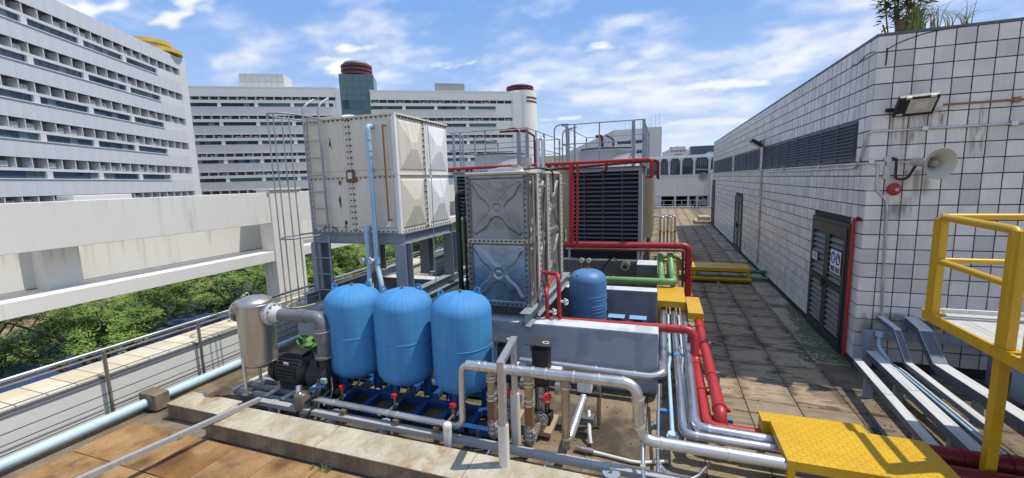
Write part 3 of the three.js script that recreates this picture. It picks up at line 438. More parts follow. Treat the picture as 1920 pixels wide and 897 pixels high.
{ // car park and arcade past the end of the deck
  const w = mat(0.74, 0.73, 0.68, { map: whiteWall, roughness: 0.8 });
  const e = thing('car_park', 'white car park wall with open deck across the far end of the walkway', 'building'); bases.set(e, V(0, 0, 0));
  part('parapet', [bx(-14, 8, 1.25, 2.95, -43.6, -43.2), bx(-14, 8, 2.95, 3.08, -43.7, -43.1), bx(-14, 8, 1.12, 1.25, -43.7, -43.15)], w, e); part('deck', [bx(-14, 8, -0.3, -0.05, -54, -42.6)], mat(0.3, 0.29, 0.27), e); part('soffit', [bx(-14, 8, 1.3, 1.5, -54, -43.6)], w, e); part('back_wall', [bx(-14, 8, -0.05, 1.3, -54, -53.7)], M.dark, e);
  part('wall', [bx(-14, -0.1, -0.05, 1.12, -43.6, -43.25)], w, e);
  for (const x of [1.12, 2.28, 3.05, 4.0]) part('column', [bx(x - 0.09, x + 0.09, -0.05, 1.25, -43.6, -43.3)], w, e);
  part('end_pillar', [bx(4.05, 4.55, -0.3, 3.5, -43.1, -42.6, 0.02)], w, e);
  const r = thing('guard_rail', 'white railing in front of the open car park deck', 'railing'); bases.set(r, V(0, 0, 0));
  for (const y of [0.32, 0.72]) part('rail', [bx(-0.5, 4.05, y, y + 0.04, -42.95, -42.9)], M.plate, r); for (let k = 0; k < 6; k++) part('post', [bx(0.1 + k * 0.78, 0.14 + k * 0.78, -0.05, 0.74, -42.95, -42.9)], M.plate, r);
  const h = thing('perforated_kerb', 'low dark perforated wall at the end of the walkway', 'low wall'); bases.set(h, V(0, 0, 0)); part('wall', [bx(-0.5, 4.05, -0.02, 0.05, -42.55, -42.3), bx(-0.5, 4.05, 0.14, 0.19, -42.55, -42.3)], w, h); for (let k = 0; k < 15; k++) part('block', [bx(-0.45 + k * 0.3, -0.3 + k * 0.3, 0.05, 0.14, -42.52, -42.32)], w, h);
  const t = thing('pickup_truck', 'small white pickup truck parked behind the far railing', 'pickup truck'); bases.set(t, V(0, 0, 0));
  const wm = mat(0.78, 0.8, 0.8, { roughness: 0.3 }), Z = -46.2;
  part('body', [extrude([[2.9, 0.22], [4.6, 0.22], [4.6, 0.62], [3.9, 0.62], [3.6, 0.98], [3.15, 0.98], [2.95, 0.64]], 1.5, 0.03).translate(0, 0.02, Z)], wm, t); part('windscreen', [bx(3.0, 3.6, 0.68, 0.93, Z + 1.53, Z + 1.545)], M.glass, t); for (const x of [3.2, 4.25]) part('wheel', [cyl([x, 0.25, Z + 1.4], [x, 0.25, Z + 1.56], 0.26, 0.26, 18)], M.black, t); part('bed_rail', [bx(3.95, 4.6, 0.66, 0.7, Z, Z + 1.5)], wm, t); for (const x of [2.93]) part('headlight', [bx(x, x + 0.06, 0.45, 0.56, Z + 1.45, Z + 1.55)], M.plate, t);
  const d = thing('arcade_building', 'low building with pale arched columns and dark glass beyond the car park', 'building'); bases.set(d, V(0, 0, 0));
  const pale = mat(0.5, 0.56, 0.6, { map: facadeMap }), Z2 = -60;
  part('glass_wall', [bx(-6, 14, -9, 5.25, Z2 - 5, Z2 - 0.8)], M.glass, d); part('roof', [bx(-6, 14, 5.25, 5.62, Z2 - 6, Z2 - 0.1)], mat(0.78, 0.78, 0.76), d); part('base_band', [bx(-6, 14, -9, 2.5, Z2 - 0.8, Z2 - 0.3)], pale, d);
  const cols = [-0.45, 0.75, 2.2, 3.75, 5.55, 7.4, -2.2, 9]; cols.sort((a, b) => a - b); for (const x of cols) part('column', [bx(x - 0.13, x + 0.13, 2.5, 5.25, Z2 - 0.5, Z2), extrude([[x - 0.13, 4.8], [x + 0.13, 4.8], [x + 0.36, 5.26], [x - 0.36, 5.26]], 0.5).translate(0, 0, Z2 - 0.52)], pale, d);
  for (let k = 0; k < 40; k++) part('mullion', [bx(-2 + k * 0.24, -1.96 + k * 0.24, 2.5, 5.2, Z2 - 0.79, Z2 - 0.74)], M.grey, d);
  part('floor_band', [bx(-6, 14, 3.1, 3.2, Z2 - 0.78, Z2 - 0.7)], M.grey, d);
  const f = thing('gabled_hall', 'distant pale pink hall with a curved gable above the arcade roof', 'building'); bases.set(f, V(0, 0, 0)); const pk = mat(0.72, 0.66, 0.67, { map: facadeMap });
  part('wall', [extrude([[-0.5, -9], [13, -9], [13, 13.2], [10.5, 13.4], [8.5, 14.9], [5.5, 15.6], [3, 14.9], [0.8, 13.6], [-0.5, 13.4]], 8).translate(0, 0, -208)], pk, f); for (let k = 0; k < 7; k++) part('window', [bx(3.2 + k * 0.85, 3.6 + k * 0.85, 13.2, 13.9, -200, -199.9)], M.glass, f); part('door_frame', [bx(4.6, 7.6, 9.5, 12.3, -200, -199.85)], mat(0.5, 0.25, 0.25), f); part('roof', [bx(2.6, 9, 15.0, 15.5, -207, -203)], M.greyDark, f);
  const gk = thing('blue_glass_block', 'distant dark blue office block at the end of the tiled wall', 'building'); bases.set(gk, V(0, 0, 0)); part('wall', [bx(8.2, 18, -9, 11.8, -160, -150)], mat(0.07, 0.11, 0.18, { roughness: 0.3 }), gk); part('parapet', [bx(8.1, 18.1, 11.8, 12.2, -160.1, -149.9)], mat(0.13, 0.17, 0.24), gk); for (let k = 0; k < 6; k++) part('window', [bx(8.6 + k * 1.5, 9.8 + k * 1.5, 10, 11.2, -150, -149.93)], M.glassBlue, gk);
  const lw = thing('low_white_roof', 'distant low white roof in front of the dark blue office block', 'building'); bases.set(lw, V(0, 0, 0)); part('roof', [extrude([[6.4, 0], [14, 0], [14, 9], [11, 9.4], [9.4, 8.3], [6.4, 7.9]], 10).translate(0, -0.6, -130)], mat(0.72, 0.72, 0.7, { map: facadeMap }), lw); part('wall', [bx(6.4, 14, -9, -0.6, -130, -120)], M.white, lw);
  const fw = thing('cream_warehouse', 'distant cream low warehouse seen past the mineral tank', 'building'); bases.set(fw, V(0, 0, 0)); part('wall', [bx(-42, -22, -9, 9.6, -135, -125)], mat(0.62, 0.58, 0.48, { map: facadeMap }), fw); for (let k = 0; k < 9; k++) part('window', [bx(-41 + k * 2.1, -39.6 + k * 2.1, 6.5, 7.5, -125.05, -124.95)], M.glass, fw); part('roof', [bx(-42.2, -21.8, 9.6, 10.0, -135.2, -124.8)], M.plate, fw);
}

// ---------- street side: covered walkways and trees ----------
{
  const blueRoof = mat(0.035, 0.075, 0.19, { roughness: 0.45, map: streak }), edge = mat(0.2, 0.3, 0.42, { map: streak, roughness: 0.4 });
  const rows = [[-19.4, -3.05, 5.2], [-26.4, -5.1, 5.6], [-34, -7.0, 6]];
  rows.forEach(([x, y, w], n) => {
    const o = thing('walkway_roof', ['dark blue sheet metal roof nearest below the parapet', 'dark blue sheet metal roof between two tree rows', 'dark blue sheet metal roof beside the far road'][n], 'roof'); bases.set(o, V(0, 0, 0));
    for (let z = 4, k = 0; z > -50; z -= 4.5, k++) { const g = bx(x - w / 2, x + w / 2, y, y + 0.06, z - 4.48, z); part('roof_sheet', [g], blueRoof, o); part('seam', [bx(x - w / 2, x + w / 2, y + 0.06, y + 0.1, z - 0.05, z)], edge, o); part('post', [cyl([x - w / 3, -9, z - 2], [x - w / 3, y, z - 2], 0.07, 0.07, 8)], M.greyDark, o); }
    part('gutter', [bx(x + w / 2, x + w / 2 + 0.16, y - 0.05, y + 0.1, -50, 4), bx(x - w / 2 - 0.16, x - w / 2, y - 0.05, y + 0.1, -50, 4)], edge, o);
  });
  const ob = thing('parked_machine', 'orange and black machine half hidden below the railing', 'machine', [-21.6, -9, -12.2]); const om = mat(0.62, 0.25, 0.03);
  part('body', [bx(-23, -20.3, -8.4, -5.2, -13.2, -11.4, 0.1)], M.black, ob); part('cab', [bx(-22.2, -20.6, -5.2, -3.5, -13.2, -11.8, 0.08)], om, ob); part('arm', [bar([-20.6, -4.6, -12.6], [-19.4, -3.7, -13.6], 0.3, 0.4, 0.05)], om, ob); part('window', [bx(-22.1, -21, -4.6, -3.9, -11.81, -11.76)], M.glass, ob);
}
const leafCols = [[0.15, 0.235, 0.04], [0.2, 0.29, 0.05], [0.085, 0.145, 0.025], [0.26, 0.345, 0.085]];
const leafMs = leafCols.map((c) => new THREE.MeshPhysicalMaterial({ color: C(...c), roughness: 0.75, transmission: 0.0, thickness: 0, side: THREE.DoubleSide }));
function sprays(n, place, size) {            // n feathery sprays: a rib of paired leaflets
  const pos = []; const a = V(0, 0, 0), b = V(0, 0, 0), c = V(0, 0, 0), d = V(0, 0, 0), up = V(0, 1, 0);
  for (let i = 0; i < n; i++) {
    const { p, dir, nor } = place(i), s = size * rr(0.65, 1.3), side = dir.clone().cross(nor).normalize();
    for (let k = 0; k < 5; k++) for (const q of [-1, 1]) {
      const t = (k + 0.4) / 5, o = p.clone().addScaledVector(dir, s * t), w = s * 0.42 * Math.sin(0.6 + t * 2.2), tilt = rr(-0.35, 0.35);
      const tip = o.clone().addScaledVector(side, q * w).addScaledVector(dir, w * 0.5).addScaledVector(nor, w * tilt), m1 = o.clone().lerp(tip, 0.55).addScaledVector(dir, s * 0.07), m2 = o.clone().lerp(tip, 0.55).addScaledVector(dir, -s * 0.07);
      for (const v of [o, m1, tip, o, tip, m2]) pos.push(v.x, v.y, v.z);
    }
  }
  const g = new THREE.BufferGeometry(); g.setAttribute('position', new THREE.Float32BufferAttribute(pos, 3)); g.computeVertexNormals(); return uvBox(g);
}
function crown(R, H, clumps, per, size) {    // layered flat clumps through an uneven volume, by tone
  const tones = [[], [], [], []];
  for (let k = 0; k < clumps; k++) {
    const a = rr(0, 6.283), r = R * Math.sqrt(rnd()) * rr(0.75, 1.12), y = rr(-0.5, 0.5) * H * (1 - 0.5 * (r / R)), cx = Math.cos(a) * r, cz = Math.sin(a) * r, cr = rr(0.28, 0.62) * R * 0.5;
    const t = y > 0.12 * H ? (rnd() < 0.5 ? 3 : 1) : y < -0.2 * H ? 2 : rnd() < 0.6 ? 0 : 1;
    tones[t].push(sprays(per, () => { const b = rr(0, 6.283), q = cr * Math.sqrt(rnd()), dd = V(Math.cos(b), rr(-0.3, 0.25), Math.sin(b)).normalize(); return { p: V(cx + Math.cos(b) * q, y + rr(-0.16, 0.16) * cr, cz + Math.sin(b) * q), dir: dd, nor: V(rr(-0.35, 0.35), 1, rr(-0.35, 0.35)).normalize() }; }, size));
  }
  return tones;
}
{
  const bark = mat(0.16, 0.13, 0.1, { roughness: 0.9 });
  const protos = [[2.7, 2.5, 27, 92], [2.3, 2.9, 23, 92], [3.1, 2.4, 31, 92]].map(([R, H, n, per], i) => {
    const o = thing('street_tree', 'x', 'tree', [0, 0, 0], null); bases.set(o, V(0, 0, 0));
    const tr = part('trunk', [sweep([V(0, 0, 0), V(0.05, 2, 0.03), V(0.12, 4.3, -0.05), V(0.1, 5.6, 0)], (t) => 0.13 - 0.07 * t, 8)], bark, o);
    const lim = []; for (let k = 0; k < 9; k++) { const a = k * 0.72 + i, y = 3.6 + rr(0, 1.4), L = R * rr(0.6, 0.95); lim.push(sweep([V(0.1, y, 0), V(Math.cos(a) * L * 0.5, y + 0.75, Math.sin(a) * L * 0.5), V(Math.cos(a) * L, y + 1.2, Math.sin(a) * L)], (t) => 0.05 - 0.035 * t, 6)); }
    part('limb', lim, bark, o);
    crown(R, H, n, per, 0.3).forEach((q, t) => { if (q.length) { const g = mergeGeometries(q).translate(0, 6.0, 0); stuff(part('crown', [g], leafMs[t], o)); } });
    return o;
  });
  const spots = [];
  for (let k = 0; k < 9; k++) spots.push([-14.8 + rr(-0.7, 0.7), -1.8 - k * 4.7 + rr(-0.6, 0.6), 1.05]);
  for (let k = 0; k < 11; k++) spots.push([-22.4 + rr(-0.6, 0.6), -4.5 - k * 4.1 + rr(-0.8, 0.8), 1.14]);
  for (let k = 0; k < 14; k++) spots.push([-30 + rr(-0.9, 0.9), -6 - k * 4.2 + rr(-0.8, 0.8), 1.22]);
  for (let k = 0; k < 14; k++) spots.push([-37.5 + rr(-1.2, 1.2), -8 - k * 4.6 + rr(-1, 1), 1.35]);
  const L = ['feathery green street tree in the row nearest the parapet', 'feathery green street tree in the middle row between the blue roofs', 'feathery green street tree in the third row, beyond the blue roofs', 'feathery green street tree in the farthest row across the road'], G = ['street trees nearest the parapet', 'street trees in the middle row', 'street trees in the third row', 'street trees in the farthest row'];
  spots.forEach(([x, z, s], k) => { const row = k < 9 ? 0 : k < 20 ? 1 : k < 34 ? 2 : 3, o = k < 3 ? protos[k] : copyOf(protos[k % 3], [0, 0, 0]); o.position.set(x, -9, z); o.rotation.y = rr(0, 6.28); const q = s * rr(0.9, 1.1); o.scale.set(q, q * (row === 0 ? 1.42 : 1.02), q); o.userData = { label: row ? L[row] : 'feathery green street tree nearest the parapet, ' + ['first', 'second', 'third', 'fourth', 'fifth', 'sixth', 'seventh', 'eighth', 'ninth'][k] + ' from the left', category: 'tree', group: G[row] }; });
}
// ---------- blue pressure tanks on their skid ----------
{
  const f = thing('tank_skid', 'dark blue steel base frame under the three blue pressure tanks', 'steel frame', [-3.3, 0, -4.7]);
  for (const z of [-4.3, -4.72, -5.14]) part('rail', [bx(-4.55, -1.75, 0.04, 0.12, z - 0.04, z + 0.04, 0.006)], M.blueDark, f);
  for (let k = 0; k < 8; k++) part('cross_bar', [bx(-4.5 + k * 0.385, -4.43 + k * 0.385, 0.045, 0.115, -5.1, -4.26, 0.006)], M.blueDark, f);
  for (const x of [-4.2, -3.1, -2.0]) part('foot', [bc(x, 0.02, -4.4, 0.14, 0.04, 0.14), cyl([x, 0, -4.3], [x, 0.1, -4.3], 0.05)], M.greyDark, f);
  const mk = (x, z, label, r, y0, y1, m, legs) => {
    const t = thing('pressure_tank', label, 'pressure tank', [x, 0, z], undefined);
    const h = r * 0.62, prof = []; for (let k = 0; k <= 8; k++) { const a = (k / 8) * Math.PI / 2; prof.push([Math.max(0.001, r * Math.pow(Math.sin(a), 0.82)), y0 + h - h * Math.cos(a)]); } for (let k = 1; k < 5; k++) prof.push([r, y0 + h + (y1 - y0 - 2 * h) * k / 5]); for (let k = 8; k >= 0; k--) { const a = (k / 8) * Math.PI / 2; prof.push([Math.max(0.001, r * Math.pow(Math.sin(a), 0.82)), y1 - h + h * Math.cos(a)]); }
    part('shell', [lathe(prof, [x, 0, z], 56)], m, t);
    part('weld_seam', [ring([x, (y0 + y1) / 2, z], [0, 1, 0], r, 0.006, 56)], m, t);
    part('top_valve', [cyl([x, y1 - 0.01, z], [x, y1 + 0.03, z], 0.014, 0.012, 10), cyl([x, y1 + 0.02, z], [x, y1 + 0.035, z], 0.02, 0.02, 10)], M.brown, t);
    if (legs) {
      for (let k = 0; k < 2; k++) { const cx = x + (k ? 0.17 : -0.255), cz = z + (k ? -0.13 : 0.05), y = y1 - (k ? 0.045 : 0.06); const q = new THREE.Shape(); q.moveTo(-0.038, -0.05); q.lineTo(0.038, -0.05); q.lineTo(0.038, 0.03); q.absarc(0, 0.03, 0.038, 0, Math.PI); const hole = new THREE.Path(); hole.absarc(0, 0.035, 0.017, 0, 6.283); q.holes.push(hole); const g = uvBox(flat(new THREE.ExtrudeGeometry(q, { depth: 0.008, bevelEnabled: false }))); g.rotateY(k ? 0.1 : 0.9); g.scale(1.15, 1.15, 1); part('lifting_lug', [g.translate(cx, y + 0.015, cz)], m, t); }
      for (const [a, ww] of [[1.62, 0.11], [-0.35, 0.11], [3.5, 0.11]]) { const cx = x + Math.cos(a) * r * 0.72, cz = z + Math.sin(a) * r * 0.72; part('leg', [bc(cx, 0.31, cz, 0.105, 0.38, 0.012, 0.003), bc(cx - 0.047, 0.31, cz + 0.02, 0.01, 0.38, 0.045), bc(cx + 0.047, 0.31, cz + 0.02, 0.01, 0.38, 0.045)], M.blueDark, t); }
      part('outlet', [tube([[x, y0 + 0.03, z], [x, y0 - 0.13, z], [x + 0.04, y0 - 0.13, z + 0.25], [x + 0.1, 0.25, -4.28]], 0.016)], M.steelDull, t);
    }
    return t;
  };
  mk(-4.03, -4.7, 'leftmost blue pressure tank, next to the grey pump pipe', 0.382, 0.345, 1.635, M.blue, 1);
  mk(-3.22, -4.7, 'middle one of the three blue pressure tanks on the skid', 0.382, 0.345, 1.635, M.blue, 1);
  mk(-2.37, -4.7, 'rightmost of the three blue tanks, behind the steel pipe loop', 0.382, 0.345, 1.635, M.blue, 1);
  const t4 = mk(-1.27, -7.7, 'darker blue ribbed tank standing alone behind the grey wall', 0.34, 0.1, 1.36, M.blueDeep, 0);
  for (const y of [0.62, 0.68, 0.84, 0.9]) part('rib', [ring([-1.27, y, -7.7], [0, 1, 0], 0.341, 0.006, 48)], M.blueDeep, t4);
  part('plug', [cyl([-1.42, 1.24, -7.48], [-1.42, 1.28, -7.46], 0.016)], M.black, t4);
  for (let k = 0; k < 3; k++) { const x = -3.97 + k * 0.82; const v = thing('drain_valve', ['red handled valve under the leftmost blue tank', 'red handled valve under the middle blue tank', 'red handled valve under the rightmost blue tank'][k], 'valve', [x, 0, -4.3]);
    part('body', [cyl([x - 0.02, 0.22, -4.5], [x, 0.22, -4.1], 0.016), cyl([x - 0.01, 0.18, -4.3], [x - 0.01, 0.33, -4.3], 0.022)], M.steelOld, v); part('pipe', [tube([[x, 0.22, -4.15], [x - 0.02, 0.27, -3.98]], 0.018)], M.steelDull, v); part('handle', [cyl([x - 0.01, 0.33, -4.3], [x - 0.01, 0.37, -4.3], 0.045, 0.04, 10)], M.redBright, v); }
  const c = thing('skid_channel', 'long grey steel channel lying in front of the pumps and blue tanks', 'steel channel', [-2, 0, -3.95]);
  part('channel', [bx(-5.1, 1.05, 0.192, 0.2, -3.985, -3.9), bx(-5.1, 1.05, 0.14, 0.192, -3.908, -3.9), bx(-5.1, 1.05, 0.14, 0.192, -3.985, -3.977)], mat(0.42, 0.43, 0.435, { map: streak, roughness: 0.45 }), c);
  for (const x of [-4.85, -3.85, -3.1]) part('foot', [cyl([x, 0, -3.98], [x, 0.19, -3.98], 0.075, 0.075, 16)], M.grey, c); for (const x of [-0.42]) part('foot', [cyl([x, 0, -3.86], [x, 0.185, -3.86], 0.085, 0.085, 18), cyl([x, 0.185, -3.86], [x, 0.23, -3.86], 0.012)], M.grey, c);
  const s = thing('floor_channel', 'bare grey channel crossing the rusty floor towards the kerb', 'steel channel', [-5.1, 0, -3]);
  part('channel', [bar([-5.22, 0.33, -1.9], [-5.02, 0.235, -3.93], 0.058, 0.01), bar([-5.247, 0.305, -1.9], [-5.047, 0.21, -3.93], 0.006, 0.04), bar([-5.193, 0.305, -1.9], [-4.993, 0.21, -3.93], 0.006, 0.04)], mat(0.36, 0.37, 0.375, { map: streak, roughness: 0.45 }), s);
  part('foot', [cyl([-5.3, 0, -1.6], [-5.3, 0.3, -1.6], 0.03)], M.grey, s);
}
// ---------- steel separator, pipe and motor pump ----------
{
  const x = -5.29, z = -4.22, r = 0.228;
  const t = thing('separator_vessel', 'upright stainless steel vessel with flanged nozzles at the left', 'steel vessel', [x, 0, z]);
  part('shell', [lathe([[0.001, 0.53], [0.13, 0.54], [0.21, 0.575], [r, 0.62], [r, 1.44], [0.218, 1.475], [0.15, 1.515], [0.07, 1.535], [0.001, 1.54]], [x, 0, z], 48)], M.vessel, t);
  for (const y of [0.62, 1.43]) part('seam', [ring([x, y, z], [0, 1, 0], r + 0.003, 0.006, 48)], M.steel, t);
  for (const a of [-0.5, 0.6]) part('lifting_ring', [ring([x + Math.cos(a + 2.5) * 0.12, 1.54, z + Math.sin(a + 2.5) * 0.12], [1, 0, 0.4], 0.028, 0.006, 14)], M.steel, t);
  for (const a of [1.75, -0.25, 3.7]) { const cx = x + Math.cos(a) * (r + 0.005), cz = z + Math.sin(a) * (r + 0.005); part('leg', [bar([cx, 0.2, cz], [cx, 0.75, cz], 0.055, 0.012), bc(cx, 0.21, cz, 0.1, 0.012, 0.1)], M.steel, t); }
  for (const s of [-1, 1]) { const n = part('nozzle', [cyl([x + s * (r - 0.05), 1.3, z], [x + s * (r + 0.07), 1.3, z], 0.105, 0.105, 28)], M.steel, t); part('flange', [cyl([x + s * (r + 0.06), 1.3, z], [x + s * (r + 0.085), 1.3, z], 0.155, 0.155, 32)], M.steel, n); for (let k = 0; k < 12; k++) { const a = k * 0.5236; part('bolt', [cyl([x + s * (r + 0.045), 1.3 + Math.cos(a) * 0.13, z + Math.sin(a) * 0.13], [x + s * (r + (s > 0 ? 0.15 : 0.1)), 1.3 + Math.cos(a) * 0.13, z + Math.sin(a) * 0.13], 0.013, 0.013, 6)], M.steelDull, n); } }
  const p = thing('suction_pipe', 'thick dark grey plastic pipe bending down from the steel vessel to the pump', 'pipe', [-4.7, 0, z]);
  part('pipe', [sweep(path([[x + r + 0.11, 1.3, z], [-4.23, 1.29, -4.3], [-4.23, 0.74, -4.3]], 0.13, 10), 0.08, 26)], M.pvcGrey, p);
  part('flange', [cyl([x + r + 0.087, 1.3, z], [x + r + 0.125, 1.3, z], 0.152, 0.152, 32)], M.greyLight, p); part('stub', [cyl([x + r + 0.125, 1.3, z], [x + r + 0.22, 1.298, z], 0.125, 0.084, 28)], M.greyLight, p);
  for (const [a, b, rr2] of [[[-4.56, 1.294, -4.27], [-4.45, 1.293, -4.28], 0.092], [[-4.23, 1.1, -4.3], [-4.23, 1.14, -4.3], 0.1], [[-4.23, 0.96, -4.3], [-4.23, 1.1, -4.3], 0.096], [[-4.23, 0.74, -4.3], [-4.23, 0.77, -4.3], 0.12]]) part('socket', [cyl(a, b, rr2, rr2, 28)], M.pvcGrey, p); part('band', [cyl([-4.23, 1.095, -4.3], [-4.23, 1.108, -4.3], 0.103, 0.103, 28)], M.greyLight, p);
  const m = thing('motor_pump', 'black ribbed electric motor pump between the steel vessel and the blue tanks', 'pump', [-4.8, 0.2, -4.42]);
  const mx = -5.08, mz = -4.4, my = 0.45, R = 0.175;
  part('motor_body', [cyl([mx, my, mz], [mx + 0.44, my + 0.01, mz - 0.01], R, R, 36)], M.blackRough, m);
  part('fan_cover', [lathe([[0.001, 0], [0.13, 0], [0.185, 0.03], [0.2, 0.09], [0.2, 0.15]], [mx - 0.13, my, mz], 36, [1, 0, 0])], M.black, m);
  for (let k = 0; k < 26; k++) { const a = k * 0.2417, cy = my + Math.cos(a) * (R + 0.012), cz = mz + Math.sin(a) * (R + 0.012); part('fin', [bar([mx + 0.03, cy, cz], [mx + 0.4, cy, cz], 0.008, 0.03).translate(0, 0, 0)], M.blackRough, m); }
  part('end_bell', [lathe([[R + 0.03, 0], [R + 0.03, 0.03], [0.13, 0.1], [0.08, 0.13]], [mx + 0.43, my, mz], 32, [1, 0, 0])], M.black, m);
  part('terminal_box', [bc(mx + 0.27, my + 0.205, mz - 0.06, 0.24, 0.06, 0.18, 0.012), bc(mx + 0.27, my + 0.243, mz - 0.06, 0.26, 0.018, 0.2, 0.006)], M.black, m); part('nameplate', [bc(mx + 0.2, my + 0.125, mz + 0.14, 0.075, 0.05, 0.012).rotateX(0)], M.plate, m);
  part('foot', [bc(mx + 0.2, 0.255, mz, 0.3, 0.07, 0.28, 0.01)], M.blackRough, m);
  part('pump_casing', [cyl([-4.48, 0.45, -4.36], [-4.2, 0.45, -4.36], 0.17, 0.17, 28), bc(-4.38, 0.62, -4.32, 0.12, 0.12, 0.14, 0.01), bc(-4.34, 0.29, -4.36, 0.34, 0.1, 0.26, 0.02), cyl([-4.2, 0.45, -4.36], [-4.16, 0.45, -4.36], 0.2, 0.2, 24), cyl([-4.23, 0.5, -4.3], [-4.23, 0.74, -4.3], 0.07, 0.075, 20)], M.blackRough, m); part('shaft_guard', [cyl([-4.62, 0.45, -4.37], [-4.46, 0.45, -4.36], 0.09, 0.09, 20)], M.brown, m);
  part('gauge_valve', [cyl([-4.22, 0.4, -4.05], [-4.22, 0.4, -4.15], 0.045, 0.045, 14), bc(-4.1, 0.5, -4.12, 0.08, 0.07, 0.05, 0.01)], mat(0.28, 0.42, 0.38), m);
  part('hose', [tube([[-4.2, 0.5, -4.12], [-4.05, 0.42, -4.02], [-4.3, 0.24, -3.92], [-4.4, 0.05, -3.86]], 0.02, 0.1), tube([[-4.0, 0.4, -4.15], [-4.12, 0.26, -3.95], [-4.22, 0.03, -3.8]], 0.016, 0.1), tube([[-4.05, 0.52, -4.2], [-3.9, 0.4, -4.05], [-3.98, 0.25, -4.0]], 0.013, 0.1)], M.black, m); part('blue_sleeve', [cyl([-4.24, 0.42, -4.02], [-4.05, 0.46, -4.06], 0.02)], M.blueDark, m);
  const bse = thing('channel_grid', 'grey channel base frame under the motor pump and steel vessel', 'steel frame', [-5, 0, -4.4]);
  for (const zz of [-4.08, -4.28, -4.48, -4.68]) part('rail', [bx(-5.68, -4.2, 0.13, 0.185, zz - 0.03, zz + 0.03, 0.004)], M.grey, bse); for (const xx of [-5.66, -5.05, -4.75, -4.4]) part('cross_bar', [bx(xx - 0.035, xx + 0.035, 0.186, 0.21, -4.72, -4.04, 0.004)], M.greyLight, bse); for (const xx of [-5.6, -4.5]) part('foot', [bc(xx, 0.065, -4.68, 0.1, 0.13, 0.1)], M.grey, bse);
  const h = thing('pump_pot', 'small round brown concrete pot beside the pump hoses', 'pot', [-4.28, 0, -3.9]); part('pot', [lathe([[0.07, 0], [0.1, 0.02], [0.105, 0.2], [0.09, 0.21], [0.085, 0.05], [0.001, 0.05]], [-4.33, 0.16, -3.98], 24)], mat(0.2, 0.165, 0.13, { map: streak, roughness: 0.9 }), h); part('foot', [cyl([-4.33, 0, -3.98], [-4.33, 0.16, -3.98], 0.07, 0.07, 16)], M.grey, h);
  const w = thing('weed_plant', 'leafy green weed growing behind the motor pump', 'plant', [-4.75, 0.6, -4.95]); const lf = [];
  for (let k = 0; k < 34; k++) { const a = rr(0, 6.283), e = rr(0.1, 1.2), L = rr(0.06, 0.2), c = V(-4.93 + Math.cos(a) * L, 0.6 + Math.sin(e) * 0.24 * rr(0.3, 1), -4.76 + Math.sin(a) * L * 0.7); const g = flat(new THREE.SphereGeometry(0.07, 10, 4)); g.scale(1, 0.06, 0.72); g.rotateZ(rr(-0.6, 0.6)); g.rotateX(rr(-0.2, 0.9)); g.rotateY(a); lf.push(uvBox(g.translate(c.x, c.y, c.z))); }
  lf.forEach((g, k) => part('leaf', [g], k % 3 ? mat(0.16, 0.34, 0.07, { roughness: 0.5 }) : mat(0.09, 0.22, 0.05, { roughness: 0.5 }), w)); part('stem', [tube([[-4.9, 0.02, -4.8], [-4.92, 0.4, -4.78], [-4.93, 0.76, -4.76]], 0.012)], mat(0.2, 0.26, 0.1), w);
}
// ---------- grey plinth walls and I beams ----------
{
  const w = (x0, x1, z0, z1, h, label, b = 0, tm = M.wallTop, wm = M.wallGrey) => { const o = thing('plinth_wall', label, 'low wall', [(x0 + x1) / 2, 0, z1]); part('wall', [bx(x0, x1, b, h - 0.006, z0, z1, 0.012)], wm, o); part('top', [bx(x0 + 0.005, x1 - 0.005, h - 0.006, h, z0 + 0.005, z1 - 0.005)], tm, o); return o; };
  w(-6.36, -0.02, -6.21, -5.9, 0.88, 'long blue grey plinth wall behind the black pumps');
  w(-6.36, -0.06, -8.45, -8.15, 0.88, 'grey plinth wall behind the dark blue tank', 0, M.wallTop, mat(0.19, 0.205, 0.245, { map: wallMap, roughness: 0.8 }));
  w(-6.3, -0.5, -12.2, -11.9, 0.72, 'dark grey plinth wall in front of the cooling tower legs', 0, M.greyDark, M.greyDark);
  w(-6.3, -0.5, -15.2, -14.9, 0.62, 'grey plinth wall at the rear of the cooling tower', 0, M.greyDark, M.greyDark);
  w(-0.6, -0.1, -11.85, -11.2, 0.78, 'short grey block beside the green pipe bends', 0, M.wallTop, mat(0.12, 0.135, 0.13, { map: wallMap }));
  const B = (x, y, z0, z1, label) => { const o = thing('steel_beam', label, 'steel beam', [x, y, z1]); part('beam', hbeam([x, y, z0], [x, y, z1], 0.16, 0.2), M.grey, o); };
  B(-1.86, 0.98, -8.6, -5.72, 'grey steel beam under the right edge of the mineral tank'); B(-2.78, 0.98, -8.6, -5.85, 'grey steel beam under the left edge of the mineral tank');
  B(-4.24, 0.98, -8.9, -5.85, 'grey steel beam under the right legs of the white tank'); B(-6.08, 0.98, -8.9, -5.85, 'grey steel beam under the left legs of the white tank'); B(-3.55, 0.98, -8.7, -5.85, 'grey steel beam between the white tank and the mineral tank');
  const p = thing('equipment_box', 'light grey block with a dark lid behind the motor pump', 'box', [-5, 0, -5.7]); part('body', [bx(-5.55, -4.4, 0, 0.84, -5.88, -5.55, 0.01)], mat(0.42, 0.46, 0.47, { map: streak }), p); part('lid', [bx(-5.6, -4.3, 0.845, 0.87, -5.95, -5.5)], M.greyDark, p); part('step', [bx(-4.9, -4.55, 0, 0.5, -5.5, -5.3, 0.01)], mat(0.42, 0.46, 0.47, { map: streak }), p);
}
